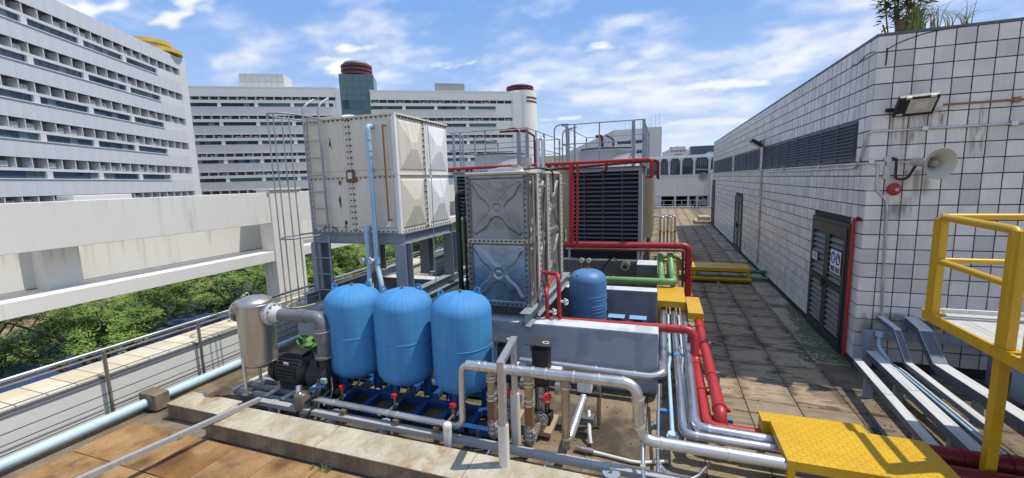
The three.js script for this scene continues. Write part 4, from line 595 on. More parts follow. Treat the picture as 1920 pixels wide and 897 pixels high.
// ---------- white sectional tank ----------
{
  const x0 = -6.1, x1 = -4.22, z0 = -8.07, z1 = -6.24, y0 = 2.16, y1 = 4.16;
  const t = thing('white_water_tank', 'large white panelled water tank raised on grey steel legs', 'water tank', [(x0 + x1) / 2, y0, (z0 + z1) / 2]);
  const wm = mat(0.76, 0.72, 0.62, { map: streak, roughness: 0.55 }), wm2 = mat(0.87, 0.88, 0.9, { map: streak, roughness: 0.5 });
  part('liner', [bx(x0 + 0.06, x1 - 0.06, y0, y1 - 0.02, z0 + 0.06, z1 - 0.06)], wm, t);
  const pyr = (w, h, dp) => { // flat rim, flange and a four sided pressed boss on the face (+z)
    const a = w / 2, b = h / 2, r = 0.075, c = 0.045, d = 0.09, pos = []; const P = (s, u, k) => [[-s, -u, k], [s, -u, k], [s, u, k], [-s, u, k]];
    const strip = (A, B) => { for (let i = 0; i < 4; i++) { const j = (i + 1) % 4; pos.push(...A[i], ...A[j], ...B[j], ...A[i], ...B[j], ...B[i]); } };
    const L0 = P(a, b, -0.06), L1 = P(a, b, 0), L2 = P(a - r, b - r, 0), L3 = P(a - r - 0.02, b - r - 0.02, 0.014), L4 = P(0.1, 0.06, dp), top = [L4];
    strip(L0, L1); strip(L1, L2); strip(L2, L3); strip(L3, L4); pos.push(...L4[0], ...L4[1], ...L4[2], ...L4[0], ...L4[2], ...L4[3]);
    const g = new THREE.BufferGeometry(); g.setAttribute('position', new THREE.Float32BufferAttribute(pos, 3)); g.computeVertexNormals(); return uvBox(g, rnd() * 2, rnd() * 2);
  };
  const hw = (x1 - x0) / 2, hd = (z1 - z0) / 2;
  const bolts = [];
  for (let j = 0; j < 2; j++) for (let i = 0; i < 2; i++) {
    part('panel', [pyr(hw - 0.012, 0.988, 0.032).translate(x0 + hw * (i + 0.5), y0 + 0.5 + j, z1)], wm, t);
    part('panel', [rotTo(pyr(hd - 0.012, 0.988, 0.075), '+x').translate(x1, y0 + 0.5 + j, z1 - hd * (i + 0.5))], i ? wm2 : wm, t);
    part('panel', [rotTo(pyr(hd - 0.012, 0.988, 0.1), '-x').translate(x0, y0 + 0.5 + j, z1 - hd * (i + 0.5))], wm, t);
  }
  for (const yy of [y0 + 1]) { part('flange', [bx(x0 - 0.015, x1 + 0.015, yy - 0.008, yy + 0.008, z1 - 0.01, z1 + 0.022), bx(x1 - 0.01, x1 + 0.022, yy - 0.008, yy + 0.008, z0, z1)], wm, t); }
  part('flange', [bx(x0 + hw - 0.008, x0 + hw + 0.008, y0, y1, z1 - 0.01, z1 + 0.02), bx(x1 - 0.01, x1 + 0.02, y0, y1, z1 - hd - 0.008, z1 - hd + 0.008)], wm, t);
  part('corner_angle', [bx(x1 - 0.05, x1 + 0.018, y0, y1, z1 + 0.006, z1 + 0.018), bx(x1 + 0.006, x1 + 0.018, y0, y1, z1 - 0.05, z1 + 0.006)], wm2, t); part('corner_angle', [bx(x0 - 0.018, x0 + 0.05, y0, y1, z1 + 0.006, z1 + 0.018)], wm, t);
  part('top_angle', [bx(x0 - 0.02, x1 + 0.02, y1 - 0.012, y1 + 0.018, z1 - 0.05, z1 + 0.03), bx(x1 - 0.05, x1 + 0.03, y1 - 0.012, y1 + 0.018, z0, z1 - 0.05), bx(x0 - 0.03, x0 + 0.05, y1 - 0.012, y1 + 0.018, z0, z1 - 0.05)], wm, t);
  part('roof', [bx(x0, x1, y1 - 0.02, y1 + 0.01, z0, z1 - 0.05)], wm2, t);
  for (let k = 0; k < 19; k++) { const f = (k + 0.5) / 19; for (const xx of [x0 + 0.03, x0 + hw - 0.035, x0 + hw + 0.035]) bolts.push(bc(xx, y0 + 2 * f, z1 + 0.012, 0.022, 0.022, 0.02)); bolts.push(bc(x1 + 0.012, y0 + 2 * f, z1 - hd + 0.035, 0.02, 0.022, 0.022)); bolts.push(bc(x0 + 2 * hw * f, y1 - 0.035, z1 + 0.012, 0.022, 0.022, 0.02), bc(x1 + 0.012, y1 - 0.035, z1 - 2 * hd * f, 0.02, 0.022, 0.022), bc(x0 + 2 * hw * f, y0 + 0.965, z1 + 0.012, 0.02, 0.02, 0.02), bc(x1 + 0.012, y0 + 0.03, z1 - 2 * hd * f, 0.02, 0.02, 0.02), bc(x0 + 2 * hw * f, y0 + 0.03, z1 + 0.012, 0.02, 0.02, 0.02)); }
  stuff(part('bolt', bolts, M.dark, t));
  part('rust_plate', [bc(x0 + hw + 0.0, y0 + 1.0, z1 + 0.03, 0.17, 0.2, 0.02, 0.004), bc(x0 + hw + 0.1, y0 + 0.93, z1 + 0.03, 0.05, 0.07, 0.03)], M.rustBand, t); part('patch', [bc(x0 + hw, y0 + 1.01, z1 + 0.044, 0.09, 0.11, 0.012)], wm, t);
  part('manhole', [lathe([[0.34, 0], [0.34, 0.05], [0.31, 0.06], [0.22, 0.1], [0.1, 0.125], [0.001, 0.13]], [x0 + 0.55, y1 + 0.01, -6.78], 36)], wm2, t);
  part('manhole_frame', [bx(x0 - 0.05, x0 + 0.28, y1 + 0.02, y1 + 0.05, -6.5, -6.2), bar([x0 + 0.28, y1 + 0.03, -6.25], [x0 + 0.8, y1 + 0.05, -6.3], 0.04, 0.03)], M.greyLight, t);
  // dark scabs of worn coating
  const sc = (x, y, w, h, s) => { const n = 64, d = new Uint8Array(n * n * 4); for (let j = 0; j < n; j++) for (let i = 0; i < n; i++) { const u = i / n, v = j / n, k = 255 * ss(0.5, 0.62, fbm(u, v, 6, 4, s, 3) + 0.12 - 0.9 * Math.hypot(u - 0.5, (v - 0.5) * 0.9)) , o = (j * n + i) * 4; d[o] = d[o + 1] = d[o + 2] = clamp(k, 0, 255); d[o + 3] = 255; } const tx = new THREE.DataTexture(d, n, n); tx.magFilter = THREE.LinearFilter; tx.needsUpdate = true; const g = flat(new THREE.PlaneGeometry(w, h)); part('scab', [g.translate(x, y, z1 + 0.035)], new THREE.MeshStandardMaterial({ color: C(0.05, 0.045, 0.04), alphaMap: tx, transparent: true, roughness: 0.9 }), t); };
  sc(-5.52, 3.72, 0.16, 0.5, 2); sc(-5.4, 3.06, 0.22, 0.2, 7); sc(-5.35, 2.3, 0.2, 0.3, 12); sc(-5.65, 2.25, 0.5, 0.2, 19); sc(-5.8, 2.24, 0.35, 0.12, 23); sc(-5.75, 3.15, 0.1, 0.25, 31); sc(-5.42, 2.62, 0.14, 0.75, 37); sc(-4.6, 3.2, 0.3, 0.3, 41);
  const f = thing('tank_stand', 'grey steel leg frame carrying the white water tank', 'steel stand', [-5.16, 1.08, -7.15]);
  part('beam', hbeam([x0 - 0.05, 2.06, z1 - 0.02], [x1 + 0.05, 2.06, z1 - 0.02], 0.12, 0.19), M.grey, f); part('beam', hbeam([x0 - 0.05, 2.06, z0 + 0.02], [x1 + 0.05, 2.06, z0 + 0.02], 0.12, 0.19), M.grey, f); for (const xx of [x0, x1]) part('beam', hbeam([xx, 2.06, z0 + 0.09], [xx, 2.06, z1 - 0.09], 0.12, 0.19), M.grey, f);
  part('deck_plate', [bx(x0 - 0.04, x1 + 0.04, 2.156, 2.162, z0 - 0.02, z1 + 0.02)], M.grey, f);
  for (const [xx, zz] of [[x0 + 0.06, z1 - 0.04], [x1 + 0.0, z1 - 0.04], [x0 + 0.06, z0 + 0.06], [x1 + 0.0, z0 + 0.06], [x0 + 1.3, z0 + 0.06]]) part('leg', [bx(xx - 0.11, xx + 0.11, 1.09, 1.965, zz + 0.09, zz + 0.105), bx(xx - 0.11, xx + 0.11, 1.09, 1.965, zz - 0.105, zz - 0.09), bx(xx - 0.008, xx + 0.008, 1.09, 1.965, zz - 0.09, zz + 0.09), bc(xx, 1.087, zz, 0.26, 0.016, 0.26)], M.grey, f);
  // level pipe, fill pipe, outlet
  const l = thing('level_pipe', 'thin rusty brown level pipe on the front of the white tank', 'pipe', [-4.36, 2.3, z1]); part('pipe', [cyl([-4.37, 2.36, z1 + 0.11], [-4.37, 3.98, z1 + 0.11], 0.016, 0.016, 10), cyl([-4.37, 3.97, z1 + 0.02], [-4.37, 3.97, z1 + 0.11], 0.012, 0.012, 8), cyl([-4.37, 2.4, z1 + 0.02], [-4.37, 2.4, z1 + 0.11], 0.012, 0.012, 8)], M.brown, l); part('valve', [bc(-4.37, 2.32, z1 + 0.11, 0.04, 0.1, 0.04, 0.008), cyl([-4.37, 2.3, z1 + 0.11], [-4.37, 2.3, z1 + 0.18], 0.012)], M.pvcBlue, l);
  const pv = (label, pts, nm, br) => { const o = thing('blue_pvc_pipe', label, 'pipe', pts[pts.length - 1]); part('pipe', [tube(pts, 0.042, 0.07, 16)], M.pvcBlue, o); for (const q of br) part('socket', [cyl(q, [q[0], q[1] - 0.1, q[2]], 0.05, 0.05, 16)], M.pvcBlue, o); const vy = 1.72; const v = part('valve', [cyl([pts[2][0], vy - 0.07, pts[2][2]], [pts[2][0], vy + 0.07, pts[2][2]], 0.056, 0.056, 14), cyl([pts[2][0], vy, pts[2][2]], [pts[2][0] - 0.04, vy, pts[2][2] + 0.13], 0.03, 0.03, 12)], M.pvcBlue, o); part('hand_wheel', [ring([pts[2][0] - 0.042, vy, pts[2][2] + 0.135], [-0.3, 0, 1], 0.05, 0.012, 18), bar([pts[2][0] - 0.09, vy, pts[2][2] + 0.13], [pts[2][0] + 0.01, vy, pts[2][2] + 0.14], 0.012, 0.012)], M.pvcWhite, v); };
  const zp = z1 + 0.16;
  pv('tall light blue pipe rising to the top of the white tank', [[-4.63, 3.97, z1 + 0.0], [-4.63, 3.97, zp], [-4.63, 1.6, zp], [-4.5, 1.32, zp + 0.1], [-4.48, 0.7, zp + 0.12]], '', [[-4.63, 3.84, zp], [-4.63, 3.66, zp]]);
  pv('short light blue pipe from the base of the white tank', [[-4.8, 2.26, z1 + 0.0], [-4.8, 2.26, zp], [-4.8, 1.62, zp], [-4.74, 1.36, zp + 0.1], [-4.72, 0.7, zp + 0.12]], '', [[-4.8, 2.16, zp], [-4.8, 1.95, zp]]);
  const cb = thing('hanging_wire', 'thin wire hanging down the right side of the white tank', 'wire', [-4.14, 2, -7.15]); part('wire', [tube([[-4.12, 4.2, -7.15], [-4.09, 3.2, -7.14], [-4.09, 2.1, -7.12], [-4.06, 1.05, -7.05]], 0.009, 0.2, 6)], M.steelDull, cb); part('clip', [bc(-4.1, 3.15, -7.14, 0.03, 0.14, 0.06)], M.plate, cb);
  // caged ladder
  const lad = thing('caged_ladder', 'grey caged ladder climbing the left front of the white tank', 'ladder', [-5.85, 0.9, z1]); const zl = z1 + 0.1;
  for (const xx of [-6.02, -5.68]) part('rail', [tube([[xx, 0.62, zl], [xx, 4.4, zl], [xx + 0.02, 4.55, zl - 0.25]], 0.02, 0.14, 10)], M.rail, lad);
  for (let y = 0.8; y < 4.2; y += 0.3) part('rung', [cyl([-6.02, y, zl], [-5.68, y, zl], 0.011, 0.011, 8)], M.rail, lad);
  for (const y of [4.16, 2.16, 1.0]) { const g = []; const P = []; for (let k = 0; k <= 18; k++) { const a = Math.PI * (k / 18); P.push(V(-5.85 - Math.cos(a) * (0.17 + 0.21 * Math.sin(Math.min(a, Math.PI - a) * 1.0)) , y, zl + Math.sin(a) * 0.84)); } g.push(sweep(P, 0.014, 8)); part('hoop', g, y < 1.5 ? mat(0.55, 0.44, 0.22, { roughness: 0.5 }) : M.rail, lad); }
  for (const a of [0.5, 1.1, 1.7, 2.2]) { const xx = -5.85 - Math.cos(a) * (0.17 + 0.21 * Math.sin(Math.min(a, Math.PI - a))), zz = zl + Math.sin(a) * 0.84; part('cage_bar', [cyl([xx, 0.95, zz], [xx, 4.17, zz], 0.011, 0.011, 8)], M.rail, lad); }
}
// ---------- mineral tank ----------
{
  const x0 = -2.86, x1 = -1.88, z1 = -6.05, z0 = -8.05, y0 = 1.09, y1 = 3.09;
  const t = thing('mineral_tank', 'stainless steel mineral tank with pressed cross panels', 'water tank', [-2.37, y0, -7.05]);
  const pm = mat(0.36, 0.355, 0.34, { metalness: 0.7, roughness: 0.72, map: wallMap, roughnessMap: rough }), pm2 = mat(0.42, 0.45, 0.5, { metalness: 0.9, roughness: 0.52, map: wallMap, roughnessMap: rough });
  part('liner', [bx(x0 + 0.03, x1 - 0.03, y0, y1, z0 + 0.03, z1 - 0.05)], M.steelDull, t);
  // pressed panel: height field with a raised X of four paddle arms and a round boss
  const press = (w, h, big) => {
    const n = big ? 120 : 60, g = new THREE.PlaneGeometry(w, h, n, n), p = g.attributes.position;
    for (let i = 0; i < p.count; i++) {
      const u = p.getX(i) / (w / 2), v = p.getY(i) / (h / 2), r = Math.hypot(u, v), a = Math.atan2(Math.abs(v), Math.abs(u)) - Math.PI / 4, al = r * Math.cos(a), ac = Math.abs(r * Math.sin(a));
      const hwid = al < 0.34 ? 0.12 : al < 0.66 ? mix(0.095, 0.135, ss(0.34, 0.66, al)) : mix(0.135, 0.05, ss(0.66, 1.08, al));
      let k = ss(0.03, -0.012, ac - hwid) * ss(1.12, 1.07, al); const inner = ss(0.03, -0.03, Math.max(Math.abs(u), Math.abs(v)) - 0.26); k = Math.max(k, inner);
      let z = 0.027 * k - 0.014 * ss(0.17, 0.13, r) + 0.008 * ss(0.1, 0.06, r); const e = Math.max(Math.abs(u), Math.abs(v)); z += 0.02 * ss(0.9, 0.93, e) * (1 - k); p.setZ(i, z + 0.004 * Math.sin(u * 2.1 + v));
    }
    g.computeVertexNormals(); return flat(g);
  };
  for (let j = 0; j < 2; j++) {
    part('panel', [press(0.97, 0.985, 1).translate((x0 + x1) / 2, y0 + 0.5 + j, z1)], j ? pm : pm2, t);
    for (let i = 0; i < 2; i++) part('panel', [rotTo(press(0.97, 0.985), '+x').translate(x1, y0 + 0.5 + j, z1 - 0.5 - i)], M.vessel, t);
  }
  const fl = []; for (const y of [y0 + 0.02, y0 + 1.0]) { part('flange', [bx(x0, x1, y - 0.035, y + 0.035, z1 + 0.012, z1 + 0.03)], M.steelDull, t); for (let k = 0; k < 13; k++) fl.push(cyl([x0 + 0.05 + k * 0.073, y, z1 + 0.03], [x0 + 0.05 + k * 0.073, y, z1 + 0.045], 0.014, 0.014, 8)); }
  for (let k = 0; k < 24; k++) { const y = y0 + 0.06 + k * 0.083; fl.push(bc(x0 + 0.03, y, z1 + 0.03, 0.02, 0.022, 0.02), bc(x1 - 0.03, y, z1 + 0.03, 0.02, 0.022, 0.02)); for (const z of [-6.45, -7.02, -7.99]) fl.push(bc(x1 + 0.075, y, z, 0.012, 0.02, 0.018)); }
  stuff(part('bolt', fl, M.dark, t));
  part('edge_strip', [bx(x0 - 0.015, x0 + 0.06, y0, y1, z1 + 0.008, z1 + 0.022), bx(x1 - 0.06, x1 + 0.015, y0, y1, z1 + 0.008, z1 + 0.022)], mat(0.25, 0.24, 0.225, { metalness: 0.6, roughness: 0.6, map: streak }), t); part('flange', [bx(x1 + 0.01, x1 + 0.035, y0 + 0.97, y0 + 1.03, z0, z1), bx(x1 + 0.01, x1 + 0.04, y0, y0 + 0.05, z0, z1)], M.steelDull, t);
  for (const z of [-6.42, -7.02, -8.0]) part('stiffener', [bx(x1 + 0.02, x1 + 0.07, y0 - 0.02, y1, z - 0.008, z + 0.008), bx(x1 + 0.055, x1 + 0.07, y0 - 0.02, y1, z - 0.07, z + 0.07)], mat(0.72, 0.71, 0.68, { map: streak, metalness: 0.2 }), t);
  part('tie_rod', [bar([x1 + 0.06, y0 + 0.1, -6.5], [x1 + 0.05, y1 - 0.1, -6.95], 0.02, 0.02), cyl([x1 + 0.04, y0 + 0.02, -6.22], [x1 + 0.04, y1 - 0.02, -6.22], 0.016), cyl([x1 + 0.08, y1 - 0.18, -6.45], [x1 + 0.16, y1 - 0.18, -6.45], 0.014), cyl([x1 + 0.08, y1 - 0.18, -8.0], [x1 + 0.16, y1 - 0.18, -8.0], 0.014)], M.steelDull, t);
  const roof = part('roof', [bx(x0 - 0.02, x1 + 0.04, y1, y1 + 0.05, z0, z1 + 0.04, 0.02)], mat(0.55, 0.5, 0.42, { map: streak, roughness: 0.7 }), t); part('dome', [lathe([[0.48, 0], [0.44, 0.05], [0.3, 0.09], [0.001, 0.1]], [-2.37, y1 + 0.05, -7.0], 32)], M.steelDull, roof);
  for (const [x, z, r, h] of [[-2.28, -6.75, 0.05, 0.1], [-2.02, -6.5, 0.055, 0.2]]) { const v = part('vent', [cyl([x, y1 + 0.04, z], [x, y1 + 0.04 + h * 0.6, z], r, r, 16)], M.steelDull, t); part('vent_cap', [cyl([x, y1 + 0.04 + h * 0.5, z], [x, y1 + 0.06 + h, z], r * 1.5, r * 1.5, 18)], mat(0.4, 0.4, 0.38), v); }
  for (const [x, z, h] of [[-2.05, -7.3, 0.62], [-1.82, -6.75, 0.55]]) part('overflow', [tube([[x, y1, z], [x, y1 + h, z], [x - 0.05, y1 + h, z]], 0.03, 0.06)], M.galv, t);
  part('cable', [tube([[-2.0, y1 + 0.08, -6.3], [-1.85, y1 + 0.1, -6.5], [-1.7, y1 + 0.06, -6.9], [-1.72, y1 - 0.3, -7.0]], 0.014, 0.1)], M.black, t);
  // faded stencil
  const cv = document.createElement('canvas'); cv.width = 512; cv.height = 192; const cx = cv.getContext('2d'); cx.fillStyle = '#000'; cx.fillRect(0, 0, 512, 192); cx.fillStyle = '#b0b0b0'; cx.textAlign = 'center'; cx.font = 'bold 76px monospace'; cx.fillText('MINERAL', 256, 78); cx.font = 'bold 84px monospace'; cx.fillText('TANK', 256, 170);
  const ct = new THREE.CanvasTexture(cv); const pg = flat(new THREE.PlaneGeometry(0.4, 0.15)); part('stencil', [pg.translate(-2.33, 2.965, z1 + 0.026)], new THREE.MeshStandardMaterial({ color: C(0.6, 0.58, 0.54), alphaMap: ct, transparent: true, roughness: 0.7 }), t);
  const bp = thing('black_pipe', 'thick black lagged pipe standing left of the mineral tank', 'pipe', [-3.0, 0.9, -6.1]); part('pipe', [tube([[-2.8, 2.84, -6.28], [-3.1, 2.84, -6.2], [-3.1, 0.9, -6.2]], 0.045, 0.1)], M.black, bp);
  const bp2 = thing('black_pipe', 'thin black pipe between the thick black pipe and mineral tank', 'pipe', [-2.93, 0.9, -6.3]); part('pipe', [tube([[-2.8, 2.68, -6.3], [-3.0, 2.68, -6.22], [-3.0, 0.9, -6.22]], 0.022, 0.06)], M.black, bp2); part('joint', [cyl([-3.0, 1.3, -6.22], [-3.0, 1.4, -6.22], 0.03)], M.black, bp2);
}
// ---------- cooling towers ----------
function coolingTower(x0, x1, z1, z0, label, cream) {
  const y0 = 1.02, y1 = 3.28, t = thing('cooling_tower', label, 'cooling tower', [(x0 + x1) / 2, 0.45, (z0 + z1) / 2]);
  const cs = mat(0.34, 0.355, 0.38, { map: streak, metalness: 0.3, roughness: 0.5 }), dk = mat(0.02, 0.022, 0.028, { roughness: 0.9 }), bl = mat(0.105, 0.112, 0.13, { roughness: 0.5, map: streak });
  part('fill_media', [bx(x0 + 0.1, x1 - 0.1, y0 + 0.02, y1 - 0.05, z0 + 0.15, z1 - 0.3)], dk, t);
  const cells = []; for (let k = 0; k < 46; k++) cells.push(bx(x0 + 0.12 + k * (x1 - x0 - 0.24) / 46, x0 + 0.13 + k * (x1 - x0 - 0.24) / 46, y0 + 0.03, y1 - 0.06, z1 - 0.3, z1 - 0.27)); stuff(part('fill_edges', cells, mat(0.045, 0.048, 0.056), t));
  part('post', [bx(x0, x0 + 0.1, y0 - 0.06, y1, z1 - 0.1, z1)], cs, t); part('post', [bx(x1 - 0.1, x1, y0 - 0.06, y1, z1 - 0.1, z1)], cs, t);
  part('header', [bx(x0 - 0.02, x1 + 0.02, y1 - 0.1, y1, z1 - 0.12, z1 + 0.012)], cs, t); part('top_lip', [bx(x0 - 0.06, x1 + 0.08, y1, y1 + 0.035, z0 - 0.05, z1 + 0.06, 0.006)], M.greyDark, t);
  const n = 17; for (let k = 0; k < n; k++) { const y = y0 + 0.06 + k * (y1 - y0 - 0.16) / n; const g = bx(x0 + 0.1, x1 - 0.1, -0.006, 0.006, -0.06, 0); g.rotateX(0.9); part('slat', [g.translate(0, y + 0.02, z1 - 0.01)], bl, t); }
  for (let k = 1; k < 4; k++) { const x = x0 + (x1 - x0) * k / 4; part('mullion', [bx(x - 0.012, x + 0.012, y0, y1 - 0.1, z1 - 0.02, z1 + 0.006)], bl, t); }
  part('side_panel', [bx(x1 - 0.03, x1, y0 - 0.1, y1 - 0.001, z0 + 0.1, z1 - 0.1)], mat(0.5, 0.51, 0.53, { map: streak, roughness: 0.5 }), t); part('side_panel', [bx(x0, x0 + 0.03, y0 - 0.1, y1 - 0.001, z0 + 0.1, z1 - 0.1)], cs, t); for (const z of [z1 - 0.7, z1 - 1.4]) part('rib', [bx(x1 - 0.002, x1 + 0.04, y0 - 0.1, y1, z - 0.02, z + 0.02)], cs, t);
  part('basin', [bx(x0 + 0.03, x1 - 0.03, y0 - 0.38, y0 - 0.06, z0 + 0.05, z1 - 0.02)], dk, t); part('basin_edge', [bx(x0 - 0.02, x1 + 0.02, y0 - 0.13, y0 - 0.06, z1 - 0.06, z1 + 0.05)], M.greyLight, t);
  for (const x of [x0 + 0.08, x1 - 0.08]) for (const z of [z0 + 0.15, z1 - 0.05]) part('leg', [bx(x - 0.04, x + 0.04, 0, y0 - 0.13, z - 0.04, z + 0.04)], M.greyLight, t);
  part('brace', [bar([x1 - 0.02, 0.5, z1 + 0.1], [x1 + 0.12, y0 + 0.25, z1 + 0.02], 0.05, 0.05)], M.plate, t);
  const cx = (x0 + x1) / 2, cz = (z0 + z1) / 2; const st = part('fan_stack', [lathe([[1.0, 0], [0.9, 0.25], [0.86, 0.46], [0.9, 0.52], [0.86, 0.53], [0.82, 0.3]], [cx, y1 + 0.03, cz], 48)], mat(0.56, 0.57, 0.58, { map: streak, roughness: 0.5 }), t);
  part('fan_guard', [ring([cx, y1 + 0.6, cz], [0, 1, 0], 0.8, 0.035, 40), ring([cx, y1 + 0.62, cz], [0, 1, 0], 0.5, 0.014, 32), bc(cx, y1 + 0.6, cz, 1.6, 0.03, 0.06), bc(cx, y1 + 0.6, cz, 0.06, 0.03, 1.6), bc(cx, y1 + 0.58, cz + 0.2, 0.3, 0.12, 0.2, 0.02)], M.greyDark, st);
  for (let k = 0; k < 6; k++) { const g = bx(0.1, 0.76, -0.006, 0.006, -0.09, 0.09); g.rotateX(0.4); g.rotateY(k * 1.047); part('fan_blade', [g.translate(cx, y1 + 0.4, cz)], M.greyDark, st); }
  const r = thing('tower_guard_rail', cream ? 'grey guard rail on top of the nearer right cooling tower' : 'grey guard rail on top of the left cooling tower', 'guard rail', [cx, y1 + 0.035, cz]);
  const yt = 4.58, xl = x0 - 0.1, xr = x1 + 0.03, zb = z0 - 2.2; for (const [x, z, w] of [[xr, z1, 0.09], [xr - 0.28, z1, 0.09], [x0 + 0.05, z1, 0.07], [x0 + 0.28, z1, 0.05], [xr, z1 - 1.0, 0.04], [xr, z1 - 2, 0.06], [xr, zb, 0.06], [xl, zb, 0.05], [xl, z1 - 2, 0.05], [xl, z1 - 1.0, 0.05]]) part('post', [bx(x - w / 2, x + w / 2, y1 + 0.036, yt, z - w / 2, z + w / 2, 0.004)], M.rail, r);
  part('post', [cyl([cx - 0.1, y1 + 0.036, z1], [cx - 0.1, yt, z1], 0.018, 0.018, 10)], M.rail, r);
  for (const y of [yt, 4.02]) part('rail', [cyl([xl + 0.0, y, z1], [xr, y, z1], 0.016, 0.016, 10), cyl([xr, y, z1], [xr, y, zb], 0.016, 0.016, 10), cyl([xl, y, z1], [xl, y, zb], 0.016, 0.016, 10), cyl([xl, y, zb], [xr, y, zb], 0.016, 0.016, 10)], M.rail, r);
  const la = thing('tower_ladder', cream ? 'yellow and grey ladder with bent tops left of the right cooling tower' : 'yellow and grey ladder with bent tops on the left cooling tower', 'ladder', [xl, 1, z1]); const lx = cream ? x0 - 0.3 : x1 - 0.15;
  for (const k of [0, 1]) { const x = lx + k * 0.22, z = z1 + 0.12 - k * 0.1; part('rail', [tube([[x, 3.55, z], [x, yt - k * 0.14, z], [x + (cream ? 0.4 : -0.4), yt + 0.02 - k * 0.1, z - 0.12]], 0.02, 0.24, 10)], M.rail, la); part('lower_rail', [cyl([x, 1.0, z], [x, 3.55, z], 0.02)], mat(0.55, 0.4, 0.08, { roughness: 0.5 }), la); }
  for (let y = 1.2; y < 3.9; y += 0.3) part('rung', [cyl([lx, y, z1 + 0.12], [lx + 0.22, y, z1 + 0.02], 0.011, 0.011, 6)], M.rail, la);
  return t;
}
coolingTower(-2.74, -0.55, -12.72, -14.9, 'large grey louvred cooling tower in the middle beside the walkway', true);
coolingTower(-6.45, -3.95, -12.72, -14.9, 'grey cooling tower mostly hidden between the white tank and mineral tank', false);
{
  const t = thing('cream_tower', 'cream sided cooling tower behind the grey louvred one', 'cooling tower', [-1.5, 0.4, -16.5]); const cm2 = mat(0.66, 0.57, 0.4, { map: streak, roughness: 0.6 });
  part('casing', [bx(-2.7, -0.34, 0.95, 3.05, -18, -15.1)], cm2, t); for (let k = 0; k < 7; k++) part('rib', [bx(-0.345, -0.31, 0.95, 3.05, -15.15 - k * 0.46, -15.11 - k * 0.46)], cm2, t); part('base', [bx(-2.6, -0.4, 0, 0.95, -17.9, -15.2)], M.greyDark, t);
  const b = thing('cream_board', 'cream panel seen between the mineral tank and cooling tower', 'panel', [-2.95, 1, -12.9]); part('panel', [bx(-3.12, -2.84, 1.4, 3.3, -13.4, -13.3)], cm2, b); part('slot', [0, 1, 2, 3].map((k) => bar([-3.05, 2.1 - k * 0.12, -13.29], [-2.9, 2.22 - k * 0.12, -13.29], 0.01, 0.012)), M.brown, b); part('leg', [bx(-3.0, -2.92, 0, 1.4, -13.38, -13.3)], M.greyDark, b);
}
// ---------- red, green and silver pipes ----------
function pipe(name, label, cat, pts, r, m, { bend = r * 2.2, rings = [], clamps = [], seg = 16, ringM, caps = [] } = {}) {
  const P = pts.map(A3), o = thing(name, label, cat, [P[0].x, P[0].y, P[0].z]); part('pipe', [tube(pts, r, bend, seg)], m, o);
  const at = (i, t) => P[i].clone().lerp(P[i + 1], t), dir = (i) => P[i + 1].clone().sub(P[i]).normalize();
  for (const [i, t, w = 0.05, k = 1.13] of rings) { const c = at(i, t), d = dir(i).multiplyScalar(w / 2); part('coupling', [cyl(c.clone().sub(d), c.clone().add(d), r * k, r * k, seg)], ringM ?? m, o); }
  for (const [i, t] of clamps) { const c = at(i, t), d = dir(i).multiplyScalar(0.022); part('clamp', [cyl(c.clone().sub(d), c.clone().add(d), r * 1.18, r * 1.18, seg), bc(c.x + r * 1.2, c.y, c.z, 0.05, 0.04, 0.04, 0.006)], m, o); }
  for (const [c, d] of caps) { const p = A3(c), q = A3(d).normalize().multiplyScalar(0.02); part('flange', [cyl(p.clone().sub(q), p.clone().add(q), r * 1.5, r * 1.5, 20)], m, o); }
  return o;
}
const RP = 'fire_pipe';
pipe(RP, 'long red pipe high in front of both cooling towers', 'pipe', [[-5.9, 3.38, -11.1], [-0.26, 3.42, -11.1], [-0.26, 3.0, -11.12], [-0.42, 3.0, -12.5]], 0.042, M.red, { rings: [[0, 0.2], [0, 0.35], [0, 0.62], [0, 0.93], [1, 0.5]], clamps: [[0, 0.3], [0, 0.75]] });
pipe(RP, 'second red pipe just behind the long high red pipe', 'pipe', [[-3.4, 3.24, -11.35], [-0.12, 3.4, -11.35], [-0.12, 2.98, -11.4], [-0.12, 2.95, -12.4]], 0.034, M.redDark, { rings: [[0, 0.3], [0, 0.97]] });
pipe(RP, 'thick dark red pipe crossing below the louvres and dropping to the floor', 'pipe', [[-2.42, 1.27, -11.1], [0.62, 1.31, -11.1], [0.63, 0.02, -11.1]], 0.082, M.red, { rings: [[0, 0.06], [0, 0.9, 0.03, 1.2], [1, 0.28, 0.03, 1.2], [0, 0.5]], bend: 0.16, caps: [[[0.63, 0.05, -11.1], [0, 1, 0]]] });
pipe(RP, 'thin red pipe running beside the thick dark red one', 'pipe', [[-2.2, 1.16, -11.0], [0.49, 1.2, -11.0], [0.5, 0.02, -11.0]], 0.03, M.redDark, { rings: [[0, 0.3], [0, 0.8]] });
pipe(RP, 'thick red riser in front of the louvres', 'pipe', [[-2.26, 1.3, -11.1], [-2.24, 3.4, -11.1]], 0.07, M.red, { rings: [[0, 0.05], [0, 0.95]] });
pipe(RP, 'thin red riser right of the thick one on the louvres', 'pipe', [[-2.1, 1.2, -11.05], [-2.06, 3.36, -11.05]], 0.034, M.red, { rings: [[0, 0.1], [0, 0.9]] });
pipe(RP, 'short red branch hanging from the long high pipe', 'pipe', [[-1.35, 3.38, -11.12], [-1.35, 3.18, -11.12], [-1.5, 3.16, -11.3]], 0.035, M.redDark);
pipe(RP, 'red gooseneck pipe above the left cooling tower', 'pipe', [[-4.75, 4.5, -12.6], [-3.95, 4.5, -12.7], [-3.68, 4.32, -12.7], [-3.68, 3.1, -12.7]], 0.035, M.redDark, { bend: 0.06, rings: [[0, 0.3, 0.1], [0, 0.6, 0.1]] });
